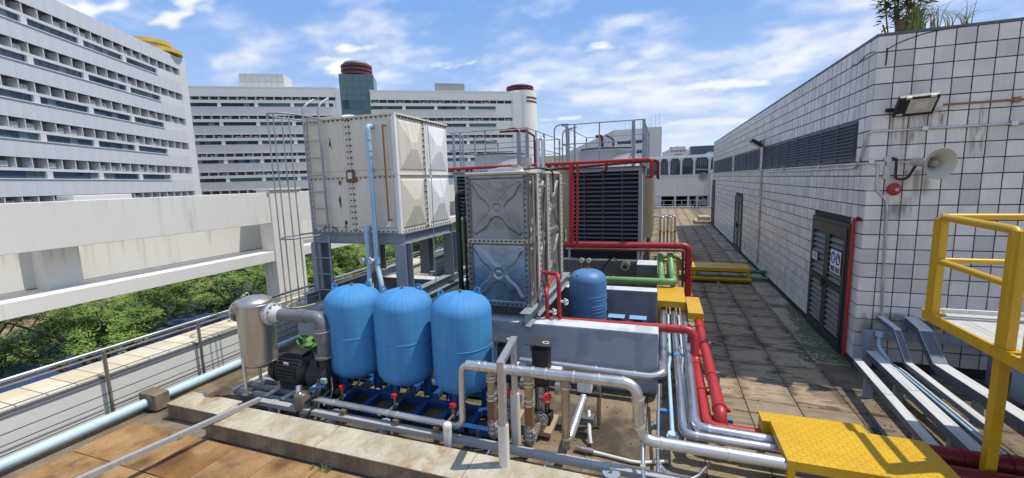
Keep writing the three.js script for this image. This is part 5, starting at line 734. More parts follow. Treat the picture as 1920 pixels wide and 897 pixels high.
pipe(RP, 'tall red pipe standing behind the left tower rail', 'pipe', [[-4.25, 4.4, -12.8], [-4.25, 3.2, -12.8]], 0.025, M.redDark);
pipe(RP, 'red pipe with hooked top inside the right tower rail', 'pipe', [[-2.15, 4.38, -14.8], [-1.95, 4.4, -14.8], [-1.9, 3.5, -14.8]], 0.05, M.redDark, { bend: 0.06 });
pipe(RP, 'slim red pipe right of the hooked one inside the tower rail', 'pipe', [[-1.8, 4.4, -14.7], [-1.55, 4.25, -14.6], [-1.52, 3.5, -14.6]], 0.03, M.redDark, { bend: 0.05 });
pipe(RP, 'red pipe laid over the grey plinth and bending down to the walkway', 'pipe', [[-1.9, 0.71, -6.6], [0.47, 0.73, -6.62], [0.5, 0.31, -6.5], [0.5, 0.31, -4.72], [1.6, 0.31, -4.72]], 0.062, M.red, { bend: 0.13, rings: [[0, 0.45], [0, 0.6], [0, 0.78], [0, 0.93, 0.03, 1.2], [1, 0.8, 0.03, 1.2], [2, 0.1], [3, 0.2]], clamps: [[2, 0.55], [0, 0.85]] });
pipe(RP, 'red pipe along the walkway edge ending in a bolted clamp', 'pipe', [[0.64, 0.52, -8.6], [0.64, 0.42, -7.9], [0.64, 0.42, -4.85], [0.64, 0.1, -4.8]], 0.068, M.red, { bend: 0.1, rings: [[1, 0.1], [1, 0.7]], clamps: [[1, 0.35], [1, 0.97], [2, 0.4]] });
pipe(RP, 'thin red stub pipe rising beside the two big red pipes', 'pipe', [[0.42, 0.3, -6.9], [0.42, 0.72, -6.9]], 0.022, M.redDark);
pipe(RP, 'rear red pipe leaving the near yellow cover to the right', 'pipe', [[2.0, 0.36, -4.75], [6, 0.34, -4.72]], 0.085, M.redDark, { rings: [[0, 0.16], [0, 0.25, 0.1]] });
pipe(RP, 'front red pipe leaving the near yellow cover to the right', 'pipe', [[2.0, 0.34, -4.48], [6, 0.34, -4.42]], 0.082, M.redDark, { rings: [[0, 0.4]] });
pipe('small_red_pipe', 'small red pipe with valve left of the dark blue tank', 'pipe', [[-1.86, 1.52, -6.55], [-1.5, 1.56, -6.3], [-1.47, 1.5, -6.22], [-1.47, 0.3, -6.3]], 0.032, M.red, { bend: 0.07, rings: [[2, 0.1], [2, 0.3]] });
pipe('small_red_pipe', 'small red pipe with valve at the corner of the mineral tank', 'pipe', [[-1.72, 1.42, -6.9], [-1.66, 1.32, -6.2], [-1.64, 1.26, -6.14], [-1.64, 0.4, -6.26]], 0.03, M.red, { bend: 0.06, rings: [[1, 0.1], [2, 0.2]] });
for (const [x, y, z, l] of [[-1.47, 1.15, -6.24, 'white handled tap on the small red pipe by the dark blue tank'], [-1.64, 1.0, -6.18, 'white handled tap on the red pipe at the mineral tank corner']]) { const o = thing('tap', l, 'valve', [x, y, z]); part('body', [cyl([x, y, z], [x + 0.12, y, z + 0.02], 0.02), cyl([x + 0.1, y - 0.05, z + 0.02], [x + 0.1, y + 0.05, z + 0.02], 0.016)], M.plate, o); part('handle', [ring([x + 0.13, y, z + 0.03], [1, 0, 0.2], 0.035, 0.01, 14)], M.plate, o); }
pipe('green_pipe', 'green pipe nearest the yellow cover, bending up and back', 'pipe', [[-2.3, 0.7, -9.7], [0.27, 0.72, -9.7], [0.24, 0.74, -10.7], [0.2, 1.08, -11.1]], 0.075, M.green, { bend: 0.13, rings: [[0, 0.5], [0, 0.9], [1, 0.4]] });
pipe('green_pipe', 'rear green pipe bending up beside the grey block', 'pipe', [[-1.2, 0.62, -9.95], [0.02, 0.66, -9.95], [0.0, 0.74, -10.8], [-0.02, 1.05, -11.2]], 0.07, M.green, { bend: 0.12, rings: [[0, 0.6], [1, 0.4]] });
pipe('green_pipe', 'curved green pipe turning over towards the yellow step', 'pipe', [[-0.02, 0.98, -11.2], [0.22, 1.04, -11.3], [0.42, 0.92, -11.5], [0.5, 0.5, -12.1], [0.56, 0.42, -13.4]], 0.058, M.green, { bend: 0.3 });
pipe('green_pipe', 'upper green pipe between the yellow step and the tiled wall', 'pipe', [[0.5, 0.24, -13.5], [2.8, 0.24, -13.5]], 0.05, M.greenDark); pipe('green_pipe', 'lower grey green pipe between the yellow step and tiled wall', 'pipe', [[0.6, 0.1, -13.3], [2.8, 0.1, -13.3]], 0.045, mat(0.16, 0.26, 0.22));
pipe('green_pipe', 'tall green pipe with hooked top behind the white tank legs', 'pipe', [[-4.6, 0.9, -9.3], [-4.6, 2.1, -9.3], [-3.6, 2.2, -9.6]], 0.075, M.green, { bend: 0.18 });
const SV = 'insulated_pipe', so = { ringM: M.silver };
pipe(SV, 'silver pipe beside the grey wall turning along its front', 'pipe', [[0.05, 0.38, -9.6], [0.05, 0.38, -5.78], [-0.1, 0.34, -5.72], [-1.95, 0.36, -5.72]], 0.055, M.silver, { bend: 0.12, rings: [[0, 0.72, 0.04], [0, 0.95, 0.03], [2, 0.12, 0.03], [2, 0.4, 0.03], [2, 0.75, 0.03]], ...so });
pipe(SV, 'slim silver pipe in the middle of the pipe bundle', 'pipe', [[0.235, 0.38, -9.6], [0.245, 0.38, -4.4], [1.5, 0.38, -4.38]], 0.044, M.silver, { bend: 0.11, rings: [[0, 0.75, 0.03], [0, 0.97, 0.02], [1, 0.1, 0.03]], ...so });
pipe(SV, 'thick silver pipe next to the red pipes', 'pipe', [[0.45, 0.38, -9.6], [0.37, 0.36, -4.58], [1.5, 0.36, -4.54]], 0.058, M.silver, { bend: 0.14, rings: [[0, 0.5, 0.03], [0, 0.72, 0.03], [0, 0.975, 0.03], [1, 0.12, 0.03]], ...so });
for (const [x, l, z1] of [[0.145, 'left one of two thin pale blue pipes between silver pipes', -4.5], [0.33, 'right one of two thin pale blue pipes between silver pipes', -4.55]]) { const o = pipe('pale_blue_pipe', l, 'pipe', [[x, 0.33, -9.6], [x, 0.33, -6.4], [x - 0.02, 0.29, -6.2], [x, 0.29, z1]], 0.021, M.pvcPale, { bend: 0.05 }); part('end_fitting', [cyl([x, 0.27, z1], [x, 0.31, z1], 0.05, 0.05, 14), cyl([x - 0.06, 0.28, z1 + 0.02], [x + 0.06, 0.28, z1 + 0.02], 0.022)], M.pvcPale, o); }
{ const s = thing('blue_sleeve', 'small bright blue band on the slim silver pipe', 'band', [0.24, 0.38, -6.5]); part('sleeve', [cyl([0.237, 0.38, -6.45], [0.237, 0.38, -6.36], 0.049, 0.049, 16)], M.blue, s); part('tail', [bc(0.26, 0.42, -6.4, 0.03, 0.02, 0.06)], M.blue, s); }
for (const [z, l] of [[-5.1, 'nearest pipe bracket under the silver and red pipe bundle'], [-6.35, 'middle pipe bracket under the silver and red pipe bundle'], [-7.5, 'far pipe bracket near the yellow covers']]) { const o = thing('pipe_bracket', l, 'bracket', [0.35, 0, z]); part('cross_bar', [bx(-0.02, 0.8, 0.19, 0.235, z - 0.03, z + 0.03)], M.blueDeep, o); for (const x of [0.0, 0.78]) part('leg', [bx(x - 0.025, x + 0.025, 0, 0.19, z - 0.03, z + 0.03), bc(x, 0.006, z, 0.12, 0.012, 0.1)], M.blueDeep, o); }
// header of the small pumps
pipe('steel_manifold', 'low steel pipe in front of the blue tanks', 'pipe', [[-4.46, 0.42, -4.06], [-4.44, 0.3, -4.02], [-2.12, 0.3, -3.98], [-2.06, 0.36, -3.99], [-2.06, 1.0, -4.03], [-1.9, 1.02, -4.04]], 0.036, M.steel, { bend: 0.09, rings: [[1, 0.25, 0.03], [1, 0.6, 0.03], [1, 0.66, 0.03], [1, 0.92, 0.03], [3, 0.2, 0.02], [3, 0.8, 0.02]], seg: 18 });
pipe('steel_header', 'polished steel header pipe over the black pumps, dropping to the yellow cover', 'pipe', [[-2.0, 1.01, -4.04], [-0.2, 1.03, -4.05], [-0.17, 0.46, -4.05], [1.4, 0.455, -4.05]], 0.054, M.steel, { bend: 0.15, rings: [[0, 0.08, 0.03], [0, 0.12, 0.03], [0, 0.2, 0.02], [0, 0.3, 0.02], [0, 0.42, 0.02], [0, 0.93, 0.02], [2, 0.5, 0.02], [0, 0.5, 0.02], [0, 0.66, 0.02], [0, 0.8, 0.02], [1, 0.28, 0.03], [1, 0.76, 0.03], [2, 0.13, 0.02]], seg: 22 });
for (const [x, l] of [[-3.66, 'left block under the low steel pipe'], [-2.9, 'middle block under the low steel pipe'], [-2.36, 'right block under the low steel pipe']]) { const o = thing('support_block', l, 'support', [x, 0, -3.84]); part('base', [bx(x - 0.1, x + 0.1, 0.0, 0.09, -3.93, -3.78, 0.01)], M.brown, o); part('post', [bx(x - 0.04, x + 0.03, 0.09, 0.265, -3.98, -3.92)], M.steelOld, o); }
{ const o = thing('white_stub', 'short white capped plastic post on the kerb', 'post', [-2.18, 0, -3.86]); part('sleeve', [cyl([-2.18, 0.05, -3.86], [-2.18, 0.36, -3.86], 0.048, 0.048, 22)], M.pvcWhite, o); part('cap', [lathe([[0.052, 0], [0.052, 0.03], [0.04, 0.055], [0.001, 0.065]], [-2.18, 0.345, -3.86], 22)], M.pvcWhite, o); }
for (const [x, z, y0, y1, l] of [[-1.44, -3.65, 0.2, 0.64, 'white plastic sleeve around the front leg of the grey frame'], [-1.53, -4.27, 0.02, 0.64, 'white plastic sleeve around the rear leg of the grey frame']]) { const o = thing('white_sleeve', l, 'sleeve', [x, y0, z]); part('sleeve', [cyl([x, y0, z], [x, y1, z], 0.055, 0.055, 24, true), cyl([x, y0, z], [x, y1 - 0.015, z], 0.052, 0.052, 24)], M.pvcWhite, o); }
{ const o = thing('tube_frame', 'grey square tube frame over the steel header pipe', 'frame', [-1.48, 0.2, -3.95]); part('leg', [bx(-1.475, -1.405, 0.6, 1.24, -3.685, -3.615, 0.006)], M.galv, o); part('leg', [bx(-1.56, -1.5, 0.6, 1.24, -4.3, -4.24, 0.006)], M.galv, o); part('top_bar', [bar([-1.44, 1.265, -3.61], [-1.53, 1.265, -4.3], 0.07, 0.055, 0.006)], M.galv, o); }
// black vertical pumps with their risers
[[-1.76, -4.66, 'left black upright pump with a black top plate'], [-1.32, -4.66, 'right black upright pump with a black top plate']].forEach(([x, z, l], n) => {
  const o = thing('vertical_pump', l, 'pump', [x, 0, z]); part('base', [bc(x, 0.07, z, 0.3, 0.06, 0.42, 0.01)], mat(0.42, 0.33, 0.22, { map: streak }), o); part('lower_body', [cyl([x, 0.1, z], [x, 0.24, z], 0.095, 0.095, 22), bc(x, 0.18, z, 0.24, 0.12, 0.15, 0.02)], M.blackRough, o); part('stage_stack', [cyl([x, 0.24, z], [x, 0.58, z], 0.068, 0.068, 22)], M.steel, o); for (let k = 0; k < 4; k++) { const a = 0.78 + k * 1.57; part('tie_rod', [cyl([x + Math.cos(a) * 0.088, 0.2, z + Math.sin(a) * 0.088], [x + Math.cos(a) * 0.088, 0.62, z + Math.sin(a) * 0.088], 0.01)], M.black, o); }
  part('motor', [cyl([x, 0.64, z], [x, 1.04, z], 0.115, 0.115, 28), cyl([x, 0.58, z], [x, 0.64, z], 0.085, 0.115, 24)], M.black, o); part('terminal_box', [bc(x + 0.17, 0.74, z + 0.0, 0.14, 0.13, 0.12, 0.01)], M.plate, o); part('top_plate', [bc(x, 1.115, z, 0.31, 0.012, 0.29, 0.003)], mat(0.05, 0.05, 0.052, { map: streak, roughness: 0.4 }), o); for (const [a, b] of [[-1, -1], [1, -1], [1, 1], [-1, 1]]) part('stud', [cyl([x + a * 0.1, 1.02, z + b * 0.1], [x + a * 0.1, 1.11, z + b * 0.1], 0.008, 0.008, 8)], M.black, o); part('top_ring', [ring([x + 0.07, 1.128, z + 0.06], [0, 1, 0], 0.035, 0.006, 18)], M.plate, o);
  part('flange', [cyl([x, 0.2, z + 0.12], [x, 0.2, z + 0.15], 0.1, 0.1, 24), cyl([x, 0.2, z + 0.18], [x, 0.2, z + 0.21], 0.1, 0.1, 24)], M.steelDull, o); for (let k = 0; k < 6; k++) { const a = k * 1.047; part('bolt', [cyl([x + Math.cos(a) * 0.075, 0.2 + Math.sin(a) * 0.075, z + 0.1], [x + Math.cos(a) * 0.075, 0.2 + Math.sin(a) * 0.075, z + 0.235], 0.011, 0.011, 6)], M.steel, o); }
  part('hand_wheel', [ring([x + 0.11, 0.52, z + 0.2], [0.8, 0, 0.6], 0.055, 0.013, 20), bar([x + 0.08, 0.52, z + 0.24], [x + 0.14, 0.52, z + 0.16], 0.014, 0.016), cyl([x + 0.05, 0.52, z + 0.12], [x + 0.12, 0.52, z + 0.21], 0.014)], M.redBright, o); part('valve_body', [cyl([x + 0.0, 0.46, z + 0.06], [x + 0.1, 0.46, z + 0.1], 0.05, 0.05, 16), cyl([x + 0.14, 0.5, z - 0.1], [x + 0.2, 0.5, z - 0.1], 0.075, 0.075, 18)], M.steelDull, o);
  const rx = x + (n ? 0.02 : 0.03), rz = -4.07, q = thing('pump_riser', n ? 'scuffed steel riser pipe in front of the right black pump' : 'scuffed steel riser pipe in front of the left black pump', 'pipe', [rx, 0.1, rz]);
  part('pipe', [tube([[rx, 0.98, rz], [rx, 0.18, rz], [x, 0.2, z + 0.2]], 0.047, 0.07, 18)], M.steelOld, q); for (const y of [0.9, 0.86, 0.7, 0.64, 0.36, 0.31, 0.26]) part('clamp', [cyl([rx, y - 0.01, rz], [rx, y + 0.01, rz], 0.058, 0.058, 20)], M.steel, q); part('rust_band', [cyl([rx, 0.42, rz], [rx, 0.63, rz], 0.054, 0.054, 20)], M.rustBand, q); for (const y of [0.33, 0.28]) part('lug', [bc(rx + 0.06, y, rz + 0.02, 0.04, 0.03, 0.04, 0.005)], M.steel, q);
});
{ const x = -0.9, q = thing('pump_riser', 'tall plain steel riser right of the two black pumps', 'pipe', [x, 0.1, -4.05]); part('pipe', [tube([[x, 0.98, -4.05], [x, 0.22, -4.05], [x, 0.22, -4.2], [x + 0.06, 0.42, -4.72]], 0.044, 0.07, 18)], M.steelOld, q); for (const y of [0.9, 0.34]) part('clamp', [cyl([x, y - 0.01, -4.05], [x, y + 0.01, -4.05], 0.053, 0.053, 20)], M.steel, q); part('sloping_pipe', [cyl([x + 0.0, 0.24, -4.22], [x + 0.06, 0.44, -4.76], 0.046, 0.046, 18)], M.galv, q);
  const v = thing('valve_actuator', 'white box actuator on a steel valve beside the tall riser', 'valve', [-0.83, 0.4, -4.82]); part('box', [bc(-0.84, 0.56, -4.85, 0.17, 0.17, 0.14, 0.012)], M.plate, v); part('body', [cyl([-0.84, 0.4, -4.84], [-0.84, 0.49, -4.84], 0.04, 0.04, 14), cyl([-0.94, 0.44, -4.84], [-0.66, 0.44, -4.86], 0.035, 0.035, 14)], M.blackRough, v); part('outlet', [tube([[-0.68, 0.64, -4.9], [-0.68, 0.42, -4.9], [-0.68, 0.04, -4.88]], 0.026, 0.05)], M.steelOld, v); part('drain_pipe', [tube([[-0.78, 0.28, -4.75], [-0.74, 0.1, -4.55], [-0.72, 0.03, -4.5]], 0.022, 0.08)], M.pvcWhite, v); part('grey_cover', [bc(-0.82, 0.2, -4.7, 0.22, 0.09, 0.14, 0.01)], M.greyDark, v);
  const h = thing('floor_hose', 'pale hose lying along the stained pump floor', 'hose', [-0.4, 0.02, -4.3]); part('hose', [tube([[-0.86, 0.05, -4.35], [-0.55, 0.03, -4.34], [-0.2, 0.03, -4.3], [0.1, 0.03, -4.42]], 0.018, 0.1)], M.pvcWhite, h); part('hose_end', [cyl([-0.86, 0.05, -4.35], [-0.66, 0.045, -4.34], 0.028)], M.steelDull, h);
  const d = thing('kerb_conduit', 'thin dark pipe lying along the back of the kerb', 'pipe', [-2, 0.2, -3.74]); part('pipe', [tube([[-4.1, 0.08, -3.78], [-3.9, 0.085, -3.79], [0.9, 0.08, -3.78]], 0.02, 0.05)], mat(0.16, 0.12, 0.13, { roughness: 0.5 }), d); for (const x of [-1.74, -1.1]) part('tee', [cyl([x, 0.09, -3.79], [x + 0.05, 0.16, -3.95], 0.014), cyl([x - 0.05, 0.085, -3.785], [x + 0.05, 0.085, -3.785], 0.03)], M.galv, d);
  const e = thing('drain_conduit', 'thin white pipe running down beside the pipe bundle', 'pipe', [0.0, 0.05, -5]); part('pipe', [tube([[0.0, 0.3, -5.6], [0.0, 0.14, -4.4], [0.02, 0.1, -3.2]], 0.018, 0.1), tube([[0.0, 0.15, -4.2], [0.15, 0.13, -3.98], [0.35, 0.12, -4.1], [0.5, 0.11, -4.4]], 0.016, 0.1), tube([[0.05, 0.16, -4.1], [0.12, 0.14, -3.9], [1.3, 0.1, -3.86]], 0.016, 0.08)], M.silver, e);
  const g = thing('drain_pot', 'round steel pot taking a thin drain under the header bend', 'pot', [-0.1, 0, -3.62]); part('pot', [lathe([[0.05, 0], [0.055, 0.16], [0.05, 0.17], [0.045, 0.05], [0.001, 0.05]], [-0.1, 0.0, -3.7], 20)], M.steelOld, g); part('inlet', [tube([[-0.14, 0.44, -4.04], [-0.13, 0.3, -3.85], [-0.1, 0.12, -3.7]], 0.018, 0.06)], M.silver, g); part('tap', [bc(-0.13, 0.32, -3.86, 0.05, 0.03, 0.05, 0.006)], M.steel, g);
}
// pale blue drain along the parapet
{ const o = thing('drain_pipe', 'big pale blue pipe along the foot of the white parapet', 'pipe', [-6.65, 0.12, -2]); part('pipe', [cyl([-6.78, 0.1, 1], [-6.7, 0.1, -3.55], 0.062, 0.062, 24), cyl([-6.7, 0.1, -3.72], [-6.66, 0.1, -5.3], 0.062, 0.062, 24), cyl([-6.66, 0.1, -5.42], [-6.62, 0.1, -11], 0.05, 0.05, 20)], M.pvcPale, o); part('coupling', [cyl([-6.66, 0.1, -5.26], [-6.66, 0.1, -5.44], 0.08, 0.07, 24)], M.pvcPale, o);
  const b = thing('pipe_saddle', 'rough concrete block clamping the pale blue pipe', 'concrete block', [-6.5, 0, -3.64]); part('block', [bx(-6.84, -6.5, 0, 0.23, -3.74, -3.55, 0.012)], cm(T.kerbFront), b); }
for (const [x, z, l] of [[-0.72, -7.35, 'left small blue plate on a stand behind the grey wall'], [-0.36, -7.35, 'right small blue plate on a stand behind the grey wall']]) { const o = thing('blue_plate', l, 'plate', [x, 0, z]); part('plate', [bc(x, 0.62, z, 0.28, 0.012, 0.2, 0.003)], mat(0.2, 0.42, 0.66, { map: streak }), o); part('stand', [bc(x, 0.53, z, 0.15, 0.16, 0.12, 0.01), cyl([x, 0, z], [x, 0.45, z], 0.06, 0.06, 16)], M.blackRough, o); }
{ const g = thing('gauge_pair', 'two round gauges on the grey wall below the louvres', 'gauges', [-2.1, 0.8, -11.85]); for (const x of [-2.12, -1.92]) { part('dial', [cyl([x, 0.72, -11.86], [x, 0.72, -11.8], 0.065, 0.065, 20)], M.plate, g); part('stem', [cyl([x, 0.5, -11.83], [x, 0.66, -11.83], 0.016)], M.brass, g); } const p = thing('small_pump', 'small steel pump head on the grey wall behind the green pipe', 'pump', [-0.9, 0.6, -11.7]); part('volute', [cyl([-0.92, 0.62, -11.86], [-0.92, 0.62, -11.68], 0.14, 0.12, 22)], M.steelDull, p); part('hub', [cyl([-0.92, 0.62, -11.68], [-0.92, 0.62, -11.62], 0.06)], M.dark, p); part('hose', [tube([[-1.05, 0.72, -11.75], [-1.3, 0.85, -11.75], [-1.55, 0.5, -11.7]], 0.02, 0.1)], M.black, p); }
// bundle of small pipes with valves further along the deck
for (let k = 0; k < 5; k++) { const x = -0.06 + k * 0.13, z = -17.2 + (k % 2) * 0.5, o = pipe('valve_pipe', ['first slim pipe with a brass valve, beside the cream tower', 'second slim pipe with a brass valve from the cream tower', 'middle slim pipe with a brass valve past the far yellow step', 'fourth slim pipe with a brass valve from the cream tower', 'slim pipe with a brass valve nearest the open walkway'][k], 'pipe', [[x, 0.3, -13.9], [x, 0.35, z + 0.1], [x, 1.5, z], [x - 0.5, 1.55, z - 0.1]], 0.035, k % 2 ? M.galv : M.steelDull, { rings: [[0, 0.5], [1, 0.2], [1, 0.8]] }); part('valve', [bc(x, 0.95, z + 0.06, 0.09, 0.14, 0.09, 0.02), cyl([x, 0.95, z + 0.1], [x, 0.95, z + 0.2], 0.05, 0.05, 12)], k % 2 ? M.brass : mat(0.5, 0.2, 0.04), o); }
// ---------- yellow tread plate covers ----------
const tread = (() => { const n = 256, f = (u, v) => { let k = 0; for (const [ox, oy, s] of [[0.25, 0.25, 1], [0.75, 0.75, 1], [0.75, 0.25, -1], [0.25, 0.75, -1]]) { const x = u - ox, y = v - oy, a = (x + s * y) * 0.7071, b = (x - s * y) * 0.7071; k = Math.max(k, ss(1, 0.6, Math.hypot(a / 0.27, b / 0.075))); } return g3(k); }; return tex(n, 0.1, f, false); })();
const wornY = tex(512, 0.9, (u, v) => { const a = fbm(u, v, 5, 6, 610), c = fbm(u, v, 40, 3, 620), k = 0.6 * ss(0.62, 0.78, a * 0.55 + c * 0.45); return [mix(0.64, 0.38, k) * (0.82 + 0.3 * a), mix(0.375, 0.27, k) * (0.8 + 0.3 * a), mix(0.01, 0.05, k)]; });
const treadY = new THREE.MeshStandardMaterial({ map: wornY, bumpMap: tread, bumpScale: 0.006, roughness: 0.42 }), yel = mat(0.64, 0.37, 0.01, { roughness: 0.4 });
function cover(label, x0, x1, z0, z1, y, legs, skirt = 0.09) {
  const o = thing('pipe_cover', label, 'pipe cover', [(x0 + x1) / 2, 0, (z0 + z1) / 2]); part('tread_plate', [bx(x0, x1, y - 0.008, y, z0, z1, 0.003)], treadY, o);
  part('frame', [bx(x0 + 0.004, x1 - 0.004, y - skirt, y - 0.009, z1 - 0.034, z1 - 0.004), bx(x0 + 0.004, x1 - 0.004, y - skirt, y - 0.009, z0 + 0.004, z0 + 0.034), bx(x0 + 0.004, x0 + 0.034, y - skirt, y - 0.009, z0 + 0.034, z1 - 0.034), bx(x1 - 0.034, x1 - 0.004, y - skirt, y - 0.009, z0 + 0.034, z1 - 0.034)], yel, o);
  for (const [x, z] of legs) part('leg', [bc(x, (y - skirt) / 2, z, 0.06, y - skirt, 0.06, 0.004)], yel, o); return o;
}
cover('large yellow tread plate cover in the right foreground', 1.06, 2.3, -4.64, -3.98, 0.535, [[1.1, -4.02], [2.26, -4.02], [2.26, -4.6]]);
cover('small yellow cover piece just behind the large foreground cover', 1.0, 1.9, -4.86, -4.67, 0.5, [[1.03, -4.83]], 0.14);
cover('yellow cover across the silver pipes beyond the grey wall', -0.06, 0.46, -9.75, -8.58, 0.6, [[-0.02, -8.62], [0.42, -8.62]], 0.12);
cover('lower yellow cover on the walkway side, over the red pipe', 0.47, 0.72, -9.05, -7.96, 0.585, [[0.7, -8.0], [0.7, -9.0]], 0.12);
cover('small far yellow cover over the pipes beyond the green bends', -0.1, 0.5, -13.9, -12.9, 0.62, [[0.45, -12.95], [-0.05, -12.95]], 0.1);
{ const o = cover('low yellow step bridging the walkway at the green pipes', 0.66, 2.33, -13.85, -13.05, 0.4, [[2.29, -13.1], [0.9, -13.1]], 0.09); part('lower_rail', [bx(0.66, 2.33, 0.06, 0.13, -13.0, -12.9)], yel, o); part('lower_step', [bx(0.66, 2.33, 0.13, 0.138, -13.1, -12.8)], treadY, o); part('leg', [bc(1.5, 0.03, -12.85, 0.06, 0.06, 0.06)], yel, o); }
// ---------- yellow landing on the right ----------
{
  const o = thing('yellow_landing', 'yellow railed landing with a pale tread plate floor at the right edge', 'landing', [3.4, 0, -4.9]); const L = 2.6, y = 1.53;
  part('floor_plate', [bx(L + 0.03, 5.2, y - 0.012, y - 0.004, -5.5, -2.4)], new THREE.MeshStandardMaterial({ color: C(0.56, 0.56, 0.53), bumpMap: tread, bumpScale: 0.004, roughness: 0.5, map: streak, metalness: 0.1 }), o);
  part('edge_beam', [bx(L, L + 0.03, y - 0.09, y + 0.006, -5.53, -2.4, 0.004), bx(L + 0.03, 5.2, y - 0.09, y - 0.013, -5.53, -5.5)], yel, o); part('kick_plate', [bx(L + 0.08, 5.2, y - 0.004, y + 0.035, -5.5, -5.47)], M.plate, o);
  part('joist', [bx(L + 0.03, 5.2, y - 0.1, y - 0.014, -4.6, -4.54), bx(L + 0.03, 5.2, y - 0.1, y - 0.014, -3.5, -3.44)], yel, o);
  part('leg', [bx(L + 0.08, L + 0.16, 0.02, y - 0.1, -4.62, -4.54, 0.006), bc(L + 0.12, 0.012, -4.575, 0.16, 0.02, 0.16)], yel, o); part('leg', [bx(5.0, 5.1, 0, y - 0.1, -5.4, -5.3)], yel, o);
  const post = (z) => part('post', [bx(L + 0.0, L + 0.02, y + 0.006, 2.5, z - 0.065, z + 0.065), bx(L + 0.02, L + 0.06, y + 0.006, 2.5, z - 0.065, z - 0.05), bx(L + 0.02, L + 0.06, y + 0.006, 2.5, z + 0.05, z + 0.065), bx(L - 0.02, L + 0.1, y + 0.006, y + 0.018, z - 0.1, z + 0.1)], yel, o);
  post(-5.42); post(-4.42); post(-4.14);
  part('top_rail', [sweep(path([[L + 0.03, y + 0.4, -5.42], [L + 0.03, 2.52, -5.42], [L + 0.03, 2.5, -4.42], [L + 0.03, 1.8, -4.42]], 0.09, 8), 0.036, 16), cyl([L + 0.03, 2.52, -5.42], [5.2, 2.52, -5.42], 0.032, 0.032, 16)], yel, o); part('mid_rail', [cyl([L + 0.03, 2.08, -5.42], [L + 0.03, 2.06, -4.42], 0.03, 0.03, 14), cyl([L + 0.03, 2.08, -5.42], [5.2, 2.08, -5.42], 0.028, 0.028, 14)], yel, o);
  part('near_rail', [sweep(path([[L + 0.03, 1.8, -4.14], [L + 0.03, 2.5, -4.14], [L + 0.03, 2.5, -2.5]], 0.09, 8), 0.036, 16), cyl([L + 0.03, 2.06, -4.14], [L + 0.03, 2.06, -2.5], 0.03, 0.03, 14)], yel, o); for (const x of [3.6, 4.7]) part('rail_post', [cyl([x, y, -5.42], [x, 2.52, -5.42], 0.03)], yel, o);
}
